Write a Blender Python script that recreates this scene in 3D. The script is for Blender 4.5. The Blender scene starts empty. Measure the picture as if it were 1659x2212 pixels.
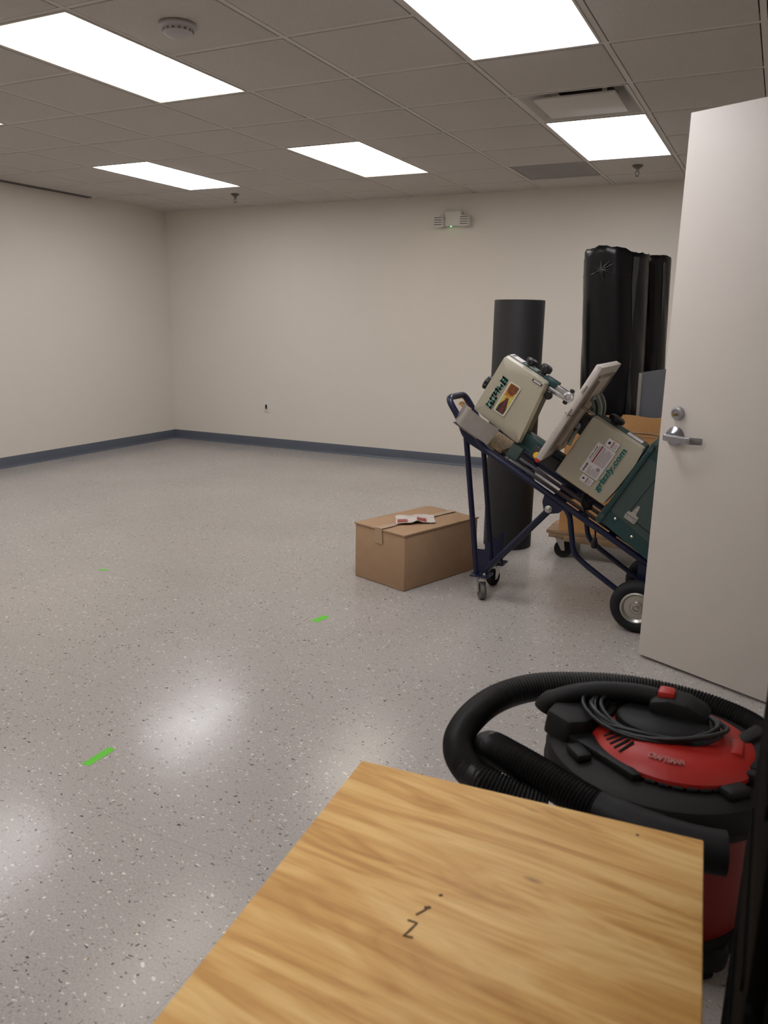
import bpy, bmesh, math, random
from mathutils import Vector, Matrix
random.seed(7)
PI = math.pi
sc = bpy.context.scene
COL = sc.collection

# ------------------------------------------------------------------ camera
CAMZ = 1.3716; F_PX = 1695.8
YAW, PIT, ROL = -0.4558, -0.2366, 0.0159
H = 2.539; WY = 7.2532; WX = -6.3387; RX = 0.47; FY = -1.15
X0, Y0, T = -3.2545, 3.1172, 0.6096
fwd = Vector((math.sin(YAW)*math.cos(PIT), math.cos(YAW)*math.cos(PIT), math.sin(PIT)))
rgt = Vector((math.cos(YAW), -math.sin(YAW), 0)); upv = rgt.cross(fwd)
r2 = math.cos(ROL)*rgt + math.sin(ROL)*upv; u2 = -math.sin(ROL)*rgt + math.cos(ROL)*upv
cam = bpy.data.cameras.new('camera'); camo = bpy.data.objects.new('camera', cam); COL.objects.link(camo)
camo.matrix_world = Matrix(((r2.x, u2.x, -fwd.x, 0), (r2.y, u2.y, -fwd.y, 0), (r2.z, u2.z, -fwd.z, CAMZ), (0, 0, 0, 1)))
cam.sensor_fit = 'HORIZONTAL'; cam.sensor_width = 36.0; cam.lens = F_PX/1659*36.0
cam.shift_x = 0.0; cam.clip_start = 0.02
cam.dof.use_dof = True; cam.dof.focus_distance = 4.6; cam.dof.aperture_fstop = 8.0
sc.camera = camo
# ------------------------------------------------------------------ world / exposure
wd = bpy.data.worlds.new('world'); sc.world = wd; wd.use_nodes = True
wd.node_tree.nodes['Background'].inputs[0].default_value = (0.5, 0.5, 0.5, 1)
wd.node_tree.nodes['Background'].inputs[1].default_value = 0.02
sc.view_settings.view_transform = 'Standard'; sc.view_settings.look = 'None'
sc.view_settings.exposure = 1.30; sc.view_settings.gamma = 1.0
sc.view_settings.use_curve_mapping = False
try:
    sc.cycles.use_denoising = True
    sc.cycles.max_bounces = 6; sc.cycles.diffuse_bounces = 5; sc.cycles.glossy_bounces = 3
    sc.cycles.use_adaptive_sampling = True; sc.cycles.adaptive_threshold = 0.08; sc.cycles.adaptive_min_samples = 16
except Exception: pass
L_COOL = (3.95, 3.93, 4.1); L_WARM = (2.45, 2.28, 1.95)     # panel radiances

# ------------------------------------------------------------------ materials
def s2l(c): return tuple((x/12.92 if x <= 0.04045 else ((x+0.055)/1.055)**2.4) for x in c)
MATS = {}
def mat(name, col, rough=0.5, metal=0.0, spec=0.5, bump=None, var=0.0, vscale=8.0, emit=None, coat=0.0, alpha=1.0):
    m = bpy.data.materials.new(name); m.use_nodes = True; nt = m.node_tree; p = nt.nodes['Principled BSDF']
    c = s2l([x/255 for x in col])
    p.inputs['Base Color'].default_value = (*c, 1); p.inputs['Roughness'].default_value = rough
    p.inputs['Metallic'].default_value = metal; p.inputs['Specular IOR Level'].default_value = spec
    if coat: p.inputs['Coat Weight'].default_value = coat; p.inputs['Coat Roughness'].default_value = 0.1
    if alpha < 1: p.inputs['Alpha'].default_value = alpha
    tc = nt.nodes.new('ShaderNodeTexCoord')
    if var:
        n = nt.nodes.new('ShaderNodeTexNoise'); n.inputs['Scale'].default_value = vscale; n.inputs['Detail'].default_value = 5
        nt.links.new(tc.outputs['Object'], n.inputs['Vector'])
        r = nt.nodes.new('ShaderNodeMapRange'); r.inputs[1].default_value = 0.3; r.inputs[2].default_value = 0.7
        r.inputs[3].default_value = 1-var; r.inputs[4].default_value = 1+var
        nt.links.new(n.outputs['Fac'], r.inputs[0])
        mx = nt.nodes.new('ShaderNodeVectorMath'); mx.operation = 'SCALE'; mx.inputs[0].default_value = c
        nt.links.new(r.outputs[0], mx.inputs['Scale']); nt.links.new(mx.outputs[0], p.inputs['Base Color'])
    if bump:
        n = nt.nodes.new('ShaderNodeTexNoise'); n.inputs['Scale'].default_value = bump[0]; n.inputs['Detail'].default_value = 3
        nt.links.new(tc.outputs['Object'], n.inputs['Vector'])
        b = nt.nodes.new('ShaderNodeBump'); b.inputs['Strength'].default_value = bump[1]; b.inputs['Distance'].default_value = bump[2] if len(bump) > 2 else 0.002
        nt.links.new(n.outputs['Fac'], b.inputs['Height']); nt.links.new(b.outputs[0], p.inputs['Normal'])
    if emit:
        p.inputs['Emission Color'].default_value = (*emit, 1); p.inputs['Emission Strength'].default_value = 1.0
    MATS[name] = m; return m

mat('wall', (215, 208, 198), 0.65, spec=0.3)
mat('ceiling_tile', (196, 191, 185), 0.9, bump=(260, 0.7, 0.004), var=0.05, vscale=140, spec=0.1)
mat('tee', (196, 191, 185), 0.45, spec=0.4)
mat('plenum', (60, 56, 52), 0.9)
mat('base_cove', (84, 90, 101), 0.38, spec=0.5)
mat('door_paint', (204, 197, 189), 0.5, spec=0.4, var=0.015, vscale=6)
mat('frame_paint', (120, 122, 126), 0.45)
mat('white_plastic', (214, 210, 204), 0.4)
mat('grille', (112, 110, 110), 0.6)
mat('return_grey', (158, 154, 151), 0.7)
mat('dull_metal', (104, 98, 92), 0.45, metal=0.6)
mat('detector_plastic', (176, 172, 174), 0.5)
mat('dark_void', (14, 14, 14), 0.9)
mat('chrome', (205, 205, 208), 0.18, metal=1.0)
mat('satin_chrome', (170, 170, 176), 0.3, metal=1.0)
mat('zinc', (190, 188, 180), 0.32, metal=1.0)
mat('galv', (158, 153, 148), 0.42, metal=0.75, var=0.06, vscale=30)
mat('brass', (200, 165, 90), 0.3, metal=1.0)
mat('cast_iron', (196, 188, 180), 0.42, metal=0.1, var=0.05, vscale=20)
mat('cast_raw', (150, 138, 124), 0.6, metal=0.1, var=0.12, vscale=25, bump=(140, 0.2))
mat('alu', (200, 200, 202), 0.3, metal=1.0)
mat('trunnion', (128, 140, 132), 0.5, metal=0.2)
mat('cream', (172, 165, 146), 0.42, spec=0.4)
mat('green', (30, 62, 62), 0.4, spec=0.45)
mat('green_stand', (62, 77, 74), 0.45, spec=0.4)
mat('green_print', (8, 84, 78), 0.4)
mat('print_back', (190, 205, 190), 0.45)
mat('label_white', (212, 206, 206), 0.35)
mat('print_black', (28, 24, 26), 0.5)
mat('print_grey', (140, 132, 136), 0.5)
mat('print_red', (140, 24, 22), 0.45)
mat('print_brown', (112, 66, 34), 0.4, var=0.35, vscale=60)
mat('print_orange', (190, 118, 44), 0.4)
mat('print_yellow', (196, 184, 88), 0.4, var=0.15, vscale=60)
mat('print_dark', (56, 50, 50), 0.4, var=0.3, vscale=80)
mat('print_maroon', (150, 30, 44), 0.4)
mat('blue_paint', (14, 20, 50), 0.35, spec=0.4, coat=0.15)
mat('rubber', (26, 26, 27), 0.75, spec=0.25)
mat('tyre', (30, 30, 32), 0.7, spec=0.3)
mat('grey_rubber', (92, 90, 86), 0.6)
mat('black_plastic', (16, 16, 17), 0.4)
mat('yellow_plastic', (226, 186, 40), 0.4)
mat('red_plastic', (190, 26, 24), 0.35)
mat('switch_plate', (38, 38, 40), 0.5)
mat('cardboard', (168, 138, 110), 0.8, var=0.04, vscale=18, spec=0.15)
mat('cardboard_amber', (186, 140, 92), 0.75, var=0.07, vscale=9, spec=0.2)
mat('tape_clear', (186, 158, 130), 0.12, spec=0.6)
mat('box_tape', (174, 145, 117), 0.1, spec=0.6)
mat('pouch', (206, 196, 190), 0.18, spec=0.7, bump=(60, 0.6, 0.004))
mat('pouch_red', (140, 24, 24), 0.3)
mat('tube_black', (38, 37, 38), 0.6, spec=0.35)
mat('wrap_black', (10, 10, 13), 0.28, spec=0.3, bump=(9, 0.22, 0.012))
mat('wrap_edge', (46, 47, 50), 0.2, spec=0.6, bump=(40, 0.4, 0.004))
mat('sheet_grey', (96, 97, 102), 0.25, spec=0.5, var=0.08, vscale=5)
mat('dolly_wood', (140, 114, 86), 0.75, var=0.2, vscale=7, bump=(90, 0.4))
mat('pine', (206, 160, 104), 0.6, var=0.1, vscale=20)
mat('tape_green', (92, 190, 42), 0.6)
mat('cabinet_black', (9, 9, 9), 0.85, spec=0.05)
mat('vac_black', (16, 16, 16), 0.6, spec=0.28)
mat('vac_lid', (26, 25, 24), 0.65, spec=0.25)
mat('vac_hose', (11, 11, 12), 0.45, spec=0.4)
mat('vac_red', (158, 32, 25), 0.45, spec=0.4)
mat('vac_tank', (128, 22, 19), 0.4, spec=0.4)
mat('cord', (16, 17, 21), 0.5)
mat('letter_grey', (156, 92, 88), 0.5)
mat('pen_ink', (92, 74, 58), 0.6)
mat('led_green', (20, 60, 30), 0.4, emit=(0.25, 2.2, 0.6))
mat('panel_cool', (240, 240, 240), 0.5, emit=L_COOL)
mat('panel_warm', (240, 235, 225), 0.5, emit=L_WARM)

def node(nt, t, **kw):
    n = nt.nodes.new(t)
    for k, v in kw.items():
        if k in n.inputs: n.inputs[k].default_value = v
        else: setattr(n, k, v)
    return n
def floor_material():
    m = bpy.data.materials.new('speckled_vinyl'); m.use_nodes = True; nt = m.node_tree; L = nt.links.new
    p = nt.nodes['Principled BSDF']; tc = nt.nodes.new('ShaderNodeTexCoord')
    big = node(nt, 'ShaderNodeTexNoise', Scale=1.3, Detail=1.0); L(tc.outputs['Object'], big.inputs['Vector'])
    fine = node(nt, 'ShaderNodeTexNoise', Scale=170.0, Detail=2.0); L(tc.outputs['Object'], fine.inputs['Vector'])
    base = node(nt, 'ShaderNodeValToRGB'); L(fine.outputs['Fac'], base.inputs[0])
    e = base.color_ramp.elements
    e[0].position = 0.3; e[0].color = (*s2l((156/255, 150/255, 146/255)), 1)
    e[1].position = 0.7; e[1].color = (*s2l((174/255, 168/255, 164/255)), 1)
    cur = base.outputs[0]
    warp = node(nt, 'ShaderNodeTexNoise', Scale=60.0, Detail=0.0); L(tc.outputs['Object'], warp.inputs['Vector'])
    wsc = node(nt, 'ShaderNodeVectorMath', operation='MULTIPLY_ADD'); L(warp.outputs['Color'], wsc.inputs[0])
    wsc.inputs[1].default_value = (0.018, 0.018, 0); L(tc.outputs['Object'], wsc.inputs[2])
    # chips: (scale, radius, density, colour, stretch, rotation)
    chips = [(84, 0.30, 0.945, (138, 128, 120), 2.0, 0.5), (76, 0.27, 0.965, (104, 97, 92), 1.8, 0.2), (62, 0.27, 0.978, (84, 78, 74), 1.6, 1.2),
             (78, 0.28, 0.955, (208, 202, 196), 2.0, 0.3), (62, 0.24, 0.975, (216, 210, 203), 1.7, -0.9), (70, 0.22, 0.985, (160, 130, 108), 1.7, 2.0)]
    for i, (scl, rad, den, colr, st, rot) in enumerate(chips):
        mp = node(nt, 'ShaderNodeMapping'); mp.inputs['Scale'].default_value = (1.0, st, 1.0); mp.inputs['Rotation'].default_value = (0, 0, rot)
        mp.inputs['Location'].default_value = (i*3.17, i*1.71, 0); L(wsc.outputs[0], mp.inputs['Vector'])
        v = node(nt, 'ShaderNodeTexVoronoi', voronoi_dimensions='2D'); v.inputs['Scale'].default_value = scl; L(mp.outputs[0], v.inputs['Vector'])
        lt = node(nt, 'ShaderNodeMath', operation='LESS_THAN'); L(v.outputs['Distance'], lt.inputs[0]); lt.inputs[1].default_value = rad
        sp = node(nt, 'ShaderNodeSeparateColor'); L(v.outputs['Color'], sp.inputs[0])
        gt = node(nt, 'ShaderNodeMath', operation='GREATER_THAN'); L(sp.outputs[0], gt.inputs[0]); gt.inputs[1].default_value = den
        ml = node(nt, 'ShaderNodeMath', operation='MULTIPLY'); L(lt.outputs[0], ml.inputs[0]); L(gt.outputs[0], ml.inputs[1])
        mx = node(nt, 'ShaderNodeMix', data_type='RGBA'); L(ml.outputs[0], mx.inputs['Factor']); L(cur, mx.inputs[6])
        mx.inputs[7].default_value = (*s2l([x/255 for x in colr]), 1); cur = mx.outputs[2]
    # fine welded seams between the vinyl tiles (12 x 24 grid of hairlines)
    br = node(nt, 'ShaderNodeTexBrick'); br.offset = 0.0; L(tc.outputs['Object'], br.inputs['Vector'])
    br.inputs['Scale'].default_value = 1.0; br.inputs['Brick Width'].default_value = 0.6096; br.inputs['Row Height'].default_value = 0.6096
    br.inputs['Mortar Size'].default_value = 0.0009; br.inputs['Mortar Smooth'].default_value = 0.0
    mpb = node(nt, 'ShaderNodeMapping'); mpb.inputs['Location'].default_value = (1.59, -2.03, 0); L(tc.outputs['Object'], mpb.inputs['Vector']); L(mpb.outputs[0], br.inputs['Vector'])
    mx = node(nt, 'ShaderNodeMix', data_type='RGBA'); fm = node(nt, 'ShaderNodeMath', operation='MULTIPLY'); L(br.outputs['Fac'], fm.inputs[0]); fm.inputs[1].default_value = 0.3
    L(fm.outputs[0], mx.inputs['Factor']); L(cur, mx.inputs[6]); mx.inputs[7].default_value = (0.12, 0.105, 0.095, 1); cur = mx.outputs[2]
    mr = node(nt, 'ShaderNodeMapRange'); L(big.outputs['Fac'], mr.inputs[0]); mr.inputs[1].default_value = 0.3; mr.inputs[2].default_value = 0.7; mr.inputs[3].default_value = 0.96; mr.inputs[4].default_value = 1.04
    fin = node(nt, 'ShaderNodeVectorMath', operation='SCALE'); L(cur, fin.inputs[0]); L(mr.outputs[0], fin.inputs['Scale']); L(fin.outputs[0], p.inputs['Base Color'])
    rn = node(nt, 'ShaderNodeTexNoise', Scale=7.0, Detail=2.0); L(tc.outputs['Object'], rn.inputs['Vector'])
    rr = node(nt, 'ShaderNodeMapRange'); L(rn.outputs['Fac'], rr.inputs[0]); rr.inputs[3].default_value = 0.14; rr.inputs[4].default_value = 0.23
    L(rr.outputs[0], p.inputs['Roughness']); p.inputs['Specular IOR Level'].default_value = 0.25
    bn = node(nt, 'ShaderNodeTexNoise', Scale=26.0, Detail=1.0); L(tc.outputs['Object'], bn.inputs['Vector'])
    bp = node(nt, 'ShaderNodeBump', Strength=0.10, Distance=0.004); L(bn.outputs['Fac'], bp.inputs['Height']); L(bp.outputs[0], p.inputs['Normal'])
    return m
MATS['floor'] = floor_material()
def wood_material(name, dark, mid, light, ang=0.0, loc=(0, 0, 0), marks=True):
    m = bpy.data.materials.new(name); m.use_nodes = True; nt = m.node_tree; L = nt.links.new
    p = nt.nodes['Principled BSDF']; tc = nt.nodes.new('ShaderNodeTexCoord')
    mp = node(nt, 'ShaderNodeMapping'); mp.inputs['Rotation'].default_value = (0, 0, ang); mp.inputs['Location'].default_value = loc; L(tc.outputs['Object'], mp.inputs['Vector'])
    st = node(nt, 'ShaderNodeMapping'); st.inputs['Scale'].default_value = (1.6, 9.0, 1.0); L(mp.outputs[0], st.inputs['Vector'])
    n1 = node(nt, 'ShaderNodeTexNoise', Scale=1.3, Detail=2.5, Distortion=2.2); L(st.outputs[0], n1.inputs['Vector'])
    mu = node(nt, 'ShaderNodeMath', operation='MULTIPLY'); L(n1.outputs['Fac'], mu.inputs[0]); mu.inputs[1].default_value = 5.0
    fr = node(nt, 'ShaderNodeMath', operation='PINGPONG'); L(mu.outputs[0], fr.inputs[0]); fr.inputs[1].default_value = 1.0
    st2 = node(nt, 'ShaderNodeMapping'); st2.inputs['Scale'].default_value = (6.0, 130.0, 1.0); L(mp.outputs[0], st2.inputs['Vector'])
    n2 = node(nt, 'ShaderNodeTexNoise', Scale=1.0, Detail=5.0); L(st2.outputs[0], n2.inputs['Vector'])
    st3 = node(nt, 'ShaderNodeMapping'); st3.inputs['Scale'].default_value = (2.2, 22.0, 1.0); L(mp.outputs[0], st3.inputs['Vector'])
    n3 = node(nt, 'ShaderNodeTexNoise', Scale=1.0, Detail=4.0); L(st3.outputs[0], n3.inputs['Vector'])
    a1 = node(nt, 'ShaderNodeMath', operation='MULTIPLY_ADD'); L(n2.outputs['Fac'], a1.inputs[0]); a1.inputs[1].default_value = 0.42; 
    a0 = node(nt, 'ShaderNodeMath', operation='MULTIPLY'); L(fr.outputs[0], a0.inputs[0]); a0.inputs[1].default_value = 0.24; L(a0.outputs[0], a1.inputs[2])
    a2 = node(nt, 'ShaderNodeMath', operation='MULTIPLY_ADD'); L(n3.outputs['Fac'], a2.inputs[0]); a2.inputs[1].default_value = 0.7; L(a1.outputs[0], a2.inputs[2])
    cr = node(nt, 'ShaderNodeValToRGB'); L(a2.outputs[0], cr.inputs[0]); e = cr.color_ramp.elements
    e[0].position = 0.44; e[0].color = (*s2l([x/255 for x in dark]), 1); e[1].position = 0.90; e[1].color = (*s2l([x/255 for x in light]), 1)
    k = e.new(0.66); k.color = (*s2l([x/255 for x in mid]), 1)
    cur = cr.outputs[0]
    if marks:
        v = node(nt, 'ShaderNodeTexVoronoi', Scale=9.0); 
        stv = node(nt, 'ShaderNodeMapping'); stv.inputs['Scale'].default_value = (0.7, 2.2, 1.0); L(mp.outputs[0], stv.inputs['Vector']); L(stv.outputs[0], v.inputs['Vector'])
        r = node(nt, 'ShaderNodeMapRange'); L(v.outputs['Distance'], r.inputs[0]); r.inputs[1].default_value = 0.03; r.inputs[2].default_value = 0.13; r.inputs[3].default_value = 0.7; r.inputs[4].default_value = 0.0
        sp = node(nt, 'ShaderNodeSeparateColor'); L(v.outputs['Color'], sp.inputs[0])
        gt = node(nt, 'ShaderNodeMath', operation='GREATER_THAN'); L(sp.outputs[1], gt.inputs[0]); gt.inputs[1].default_value = 0.62
        ml = node(nt, 'ShaderNodeMath', operation='MULTIPLY'); L(r.outputs[0], ml.inputs[0]); L(gt.outputs[0], ml.inputs[1])
        mx = node(nt, 'ShaderNodeMix', data_type='RGBA'); L(ml.outputs[0], mx.inputs['Factor']); L(cur, mx.inputs[6]); mx.inputs[7].default_value = (0.06, 0.035, 0.018, 1); cur = mx.outputs[2]
    L(cur, p.inputs['Base Color']); p.inputs['Roughness'].default_value = 0.5; p.inputs['Specular IOR Level'].default_value = 0.35
    MATS[name] = m; return m
wood_material('table_wood', (174, 124, 60), (203, 157, 90), (222, 184, 119), ang=0.06, loc=(0.6, 0.3, 0))
wood_material('table_edge', (120, 78, 40), (170, 124, 74), (206, 160, 104), marks=False)
def chipboard():
    m = mat('chipboard', (150, 120, 84), 0.9); nt = m.node_tree; tc = nt.nodes.new('ShaderNodeTexCoord')
    n = node(nt, 'ShaderNodeTexVoronoi', Scale=190.0); nt.links.new(tc.outputs['Object'], n.inputs['Vector'])
    cr = node(nt, 'ShaderNodeValToRGB'); sp = node(nt, 'ShaderNodeSeparateColor'); nt.links.new(n.outputs['Color'], sp.inputs[0]); nt.links.new(sp.outputs[0], cr.inputs[0])
    cr.color_ramp.elements[0].color = (0.12, 0.07, 0.035, 1); cr.color_ramp.elements[1].color = (0.42, 0.30, 0.17, 1)
    nt.links.new(cr.outputs[0], nt.nodes['Principled BSDF'].inputs['Base Color'])
chipboard()

# ------------------------------------------------------------------ mesh helpers
def V(*a): return Vector(a)
ID = lambda x, y, z: Vector((x, y, z))
class MB:
    def __init__(s): s.v = []; s.f = []
    def add(s, vs, fs):
        o = len(s.v); s.v += [Vector(p) for p in vs]; s.f += [tuple(i+o for i in f) for f in fs]; return s
    def box(s, c, d, fn=ID, bev=0.0, seg=2):
        """box centred c, size d, in a frame mapped to world by fn"""
        bm = bmesh.new(); bmesh.ops.create_cube(bm, size=1.0)
        for v in bm.verts: v.co = Vector((v.co.x*d[0], v.co.y*d[1], v.co.z*d[2]))
        if bev: bmesh.ops.bevel(bm, geom=list(bm.edges), offset=min(bev, min(d)*0.45), segments=seg, profile=0.5, affect='EDGES')
        bm.verts.index_update()
        s.add([fn(c[0]+v.co.x, c[1]+v.co.y, c[2]+v.co.z) for v in bm.verts], [[v.index for v in f.verts] for f in bm.faces]); bm.free(); return s
    def bx(s, lo, hi, fn=ID, bev=0.0):
        return s.box([(a+b)/2 for a, b in zip(lo, hi)], [b-a for a, b in zip(lo, hi)], fn, bev)
    def prism(s, poly, w0, w1, fn, bev=0.0):
        """2-D outline (u, v) extruded from w0 to w1; fn(u, v, w) -> world"""
        bm = bmesh.new(); n = len(poly)
        A = [bm.verts.new((u, v, w0)) for u, v in poly]; B = [bm.verts.new((u, v, w1)) for u, v in poly]
        bm.faces.new(A[::-1]); top = bm.faces.new(B)
        for i in range(n): bm.faces.new((A[i], A[(i+1) % n], B[(i+1) % n], B[i]))
        if bev: bmesh.ops.bevel(bm, geom=list(bm.edges), offset=bev, segments=2, profile=0.5, affect='EDGES')
        bm.verts.index_update()
        s.add([fn(*v.co) for v in bm.verts], [[v.index for v in f.verts] for f in bm.faces]); bm.free(); return s
    def tube(s, pts, r, n=10, closed=False, caps=True):
        pts = [Vector(p) for p in pts]; m = len(pts); rs = r if isinstance(r, (list, tuple)) else [r]*m
        tg = []
        for i in range(m):
            a = pts[(i-1) % m] if (closed or i > 0) else pts[0]; b = pts[(i+1) % m] if (closed or i < m-1) else pts[-1]
            tg.append((b-a).normalized())
        ref = Vector((0, 0, 1)) if abs(tg[0].z) < 0.9 else Vector((1, 0, 0))
        nv = tg[0].cross(ref).normalized(); vs = []
        for i in range(m):
            nv = (nv - tg[i]*nv.dot(tg[i])).normalized(); bv = tg[i].cross(nv)
            for k in range(n):
                a = 2*PI*k/n; vs.append(pts[i] + (nv*math.cos(a)+bv*math.sin(a))*rs[i])
        fs = []
        for i in range(m if closed else m-1):
            j = (i+1) % m
            for k in range(n): fs.append((i*n+k, i*n+(k+1) % n, j*n+(k+1) % n, j*n+k))
        if caps and not closed: fs += [tuple(range(n))[::-1], tuple((m-1)*n+k for k in range(n))]
        return s.add(vs, fs)
    def cyl(s, p0, p1, r0, r1=None, n=20):
        return s.tube([p0, p1], [r0, r0 if r1 is None else r1], n)
    def lathe(s, prof, o, ax, n=32, sx=1.0, sy=1.0, e1=None):
        """profile [(r, h)] turned about axis ax at o; (sx, sy) squash it into an oval"""
        ax = Vector(ax).normalized(); o = Vector(o)
        e1 = Vector(e1) if e1 else (Vector((1, 0, 0)) if abs(ax.x) < 0.9 else Vector((0, 1, 0)))
        e1 = (e1-ax*e1.dot(ax)).normalized(); e2 = ax.cross(e1); vs = []; fs = []; m = len(prof)
        for r, h in prof:
            for k in range(n):
                a = 2*PI*k/n; vs.append(o+ax*h+e1*(r*sx*math.cos(a))+e2*(r*sy*math.sin(a)))
        for i in range(m-1):
            for k in range(n): fs.append((i*n+k, i*n+(k+1) % n, (i+1)*n+(k+1) % n, (i+1)*n+k))
        if prof[0][0] > 1e-6: fs.append(tuple(range(n))[::-1])
        if prof[-1][0] > 1e-6: fs.append(tuple((m-1)*n+k for k in range(n)))
        return s.add(vs, fs)
    def grid(s, fn, nu, nv):
        vs = [fn(i/nu, j/nv) for i in range(nu+1) for j in range(nv+1)]
        return s.add(vs, [(i*(nv+1)+j, (i+1)*(nv+1)+j, (i+1)*(nv+1)+j+1, i*(nv+1)+j+1) for i in range(nu) for j in range(nv)])
    def mesh(s, name, base=(0, 0, 0), ang=38):
        me = bpy.data.meshes.new(name); b = Vector(base)
        me.from_pydata([tuple(v-b) for v in s.v], [], s.f)
        bm = bmesh.new(); bm.from_mesh(me); bmesh.ops.remove_doubles(bm, verts=bm.verts, dist=1e-6)
        bmesh.ops.recalc_face_normals(bm, faces=bm.faces); bm.to_mesh(me); bm.free()
        for p in me.polygons: p.use_smooth = True
        me.set_sharp_from_angle(angle=math.radians(ang)); return me
    def build(s, name, m, parent=None, ang=38):
        base = Vector((0, 0, 0)); p = parent
        while p is not None: base += p.location; p = p.parent
        me = s.mesh(name, base, ang); me.materials.append(MATS[m])
        o = bpy.data.objects.new(name, me); COL.objects.link(o)
        if parent is not None: o.parent = parent
        return o
    def top(s, name, m, label, cat, group=None, base=None):
        """a thing that is one mesh"""
        b = Vector(base) if base else Vector((0, 0, 0))
        me = s.mesh(name, b); me.materials.append(MATS[m]); o = bpy.data.objects.new(name, me); COL.objects.link(o); o.location = b
        return tag(o, label, cat, group)
def tag(o, label, cat, group=None):
    o['label'] = label; o['category'] = cat
    if group: o['group'] = group
    return o
def thing(name, label, cat, loc, group=None):
    o = bpy.data.objects.new(name, None); COL.objects.link(o); o.location = loc; o.empty_display_size = 0.1
    return tag(o, label, cat, group)
def struct(name, mb, m):
    o = mb.build(name, m); o['kind'] = 'structure'; return o
def fillet(pts, r, n=6):
    pts = [Vector(p) for p in pts]; out = [pts[0]]
    for i in range(1, len(pts)-1):
        a, b, c = pts[i-1], pts[i], pts[i+1]; d1 = (a-b); d2 = (c-b); k = min(r, d1.length*0.49, d2.length*0.49)
        p0 = b+d1.normalized()*k; p1 = b+d2.normalized()*k
        for j in range(n+1):
            t = j/n; out.append(p0*(1-t)**2 + b*2*t*(1-t) + p1*t**2)
    return out+[pts[-1]]
def smooth_path(pts, n=8, closed=False):
    pts = [Vector(p) for p in pts]; m = len(pts); out = []
    for i in range(m-1 if not closed else m):
        g = lambda k: pts[k % m] if closed else pts[max(0, min(m-1, k))]
        p0, p1, p2, p3 = g(i-1), g(i), g(i+1), g(i+2)
        for j in range(n):
            t = j/n; out.append(0.5*((2*p1)+(-p0+p2)*t+(2*p0-5*p1+4*p2-p3)*t*t+(-p0+3*p1-3*p2+p3)*t**3))
    if not closed: out.append(pts[-1])
    return out
def resample(pts, step):
    cum = [0.0]
    for a, b in zip(pts[:-1], pts[1:]): cum.append(cum[-1]+(b-a).length)
    n = max(2, int(cum[-1]/step)); out = []; k = 0
    for i in range(n+1):
        d = cum[-1]*i/n
        while k < len(pts)-2 and cum[k+1] < d: k += 1
        L = cum[k+1]-cum[k]; out.append(pts[k].lerp(pts[k+1], (d-cum[k])/L if L > 1e-9 else 0.0))
    return out
def text_into(mb, txt, u0, v0, w, h, fn, bold=0.02, shear=0.0, depth=0.0006):
    """lettering fitted to the box (u0, v0, w, h); fn(u, v, out) -> world"""
    cu = bpy.data.curves.new('lettering', 'FONT'); cu.body = txt; cu.size = 1.0; cu.offset = bold; cu.shear = shear; cu.extrude = 0.01; cu.resolution_u = 3
    ob = bpy.data.objects.new('lettering', cu); COL.objects.link(ob); bpy.context.view_layer.update()
    me = ob.evaluated_get(bpy.context.evaluated_depsgraph_get()).to_mesh()
    xs = [v.co.x for v in me.vertices]; ys = [v.co.y for v in me.vertices]
    x0, x1, y0, y1 = min(xs), max(xs), min(ys), max(ys)
    mb.add([fn(u0+(v.co.x-x0)/(x1-x0)*w, v0+(v.co.y-y0)/(y1-y0)*h, depth*(1 if v.co.z > 0 else 0.1)) for v in me.vertices], [list(p.vertices) for p in me.polygons])
    ob.to_mesh_clear(); bpy.data.objects.remove(ob); bpy.data.curves.remove(cu); return mb
def rrect(u0, v0, u1, v1, r, n=4):
    out = []
    for cx, cy, a0 in ((u1-r, v1-r, 0), (u0+r, v1-r, PI/2), (u0+r, v0+r, PI), (u1-r, v0+r, 1.5*PI)):
        for k in range(n+1): a = a0+PI/2*k/n; out.append((cx+r*math.cos(a), cy+r*math.sin(a)))
    return out

# ================================================================== THE ROOM
struct('floor', MB().bx((WX-0.15, FY-0.15, -0.08), (2.0, WY+0.15, 0.0)), 'floor')
struct('wall_back', MB().bx((WX-0.12, WY, 0), (RX+0.12, WY+0.12, H+0.12)), 'wall')
struct('wall_left', MB().bx((WX-0.12, FY, 0), (WX, WY, H+0.12)), 'wall')
struct('wall_front', MB().bx((WX-0.12, FY-0.12, 0), (RX+0.12, FY, H+0.12)), 'wall')
D0, D1 = 1.96, 2.90                         # doorway in the right wall
w = MB(); w.bx((RX, FY, 0), (RX+0.12, D0, H+0.12)); w.bx((RX, D1+0.02, 0), (RX+0.12, WY, H+0.12)); w.bx((RX, D0, 2.16), (RX+0.12, D1+0.02, H+0.12))
struct('wall_right', w, 'wall')
w = MB(); w.bx((1.85, 0.9, 0), (1.97, 4.0, H+0.12)); w.bx((RX+0.12, 0.78, 0), (1.97, 0.9, H+0.12)); w.bx((RX+0.12, 4.0, 0), (1.97, 4.12, H+0.12)); w.bx((RX, 0.78, H+0.12), (1.97, 4.12, H+0.16))
struct('wall_hall', w, 'wall')
fr = MB(); fr.bx((RX-0.012, D0-0.05, 0), (RX+0.13, D0+0.005, 2.19)); fr.bx((RX-0.012, D1+0.005, 0), (RX+0.13, D1+0.06, 2.19)); fr.bx((RX-0.012, D0-0.05, 2.14), (RX+0.13, D1+0.06, 2.19))
struct('trim_1', fr, 'frame_paint')
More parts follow.
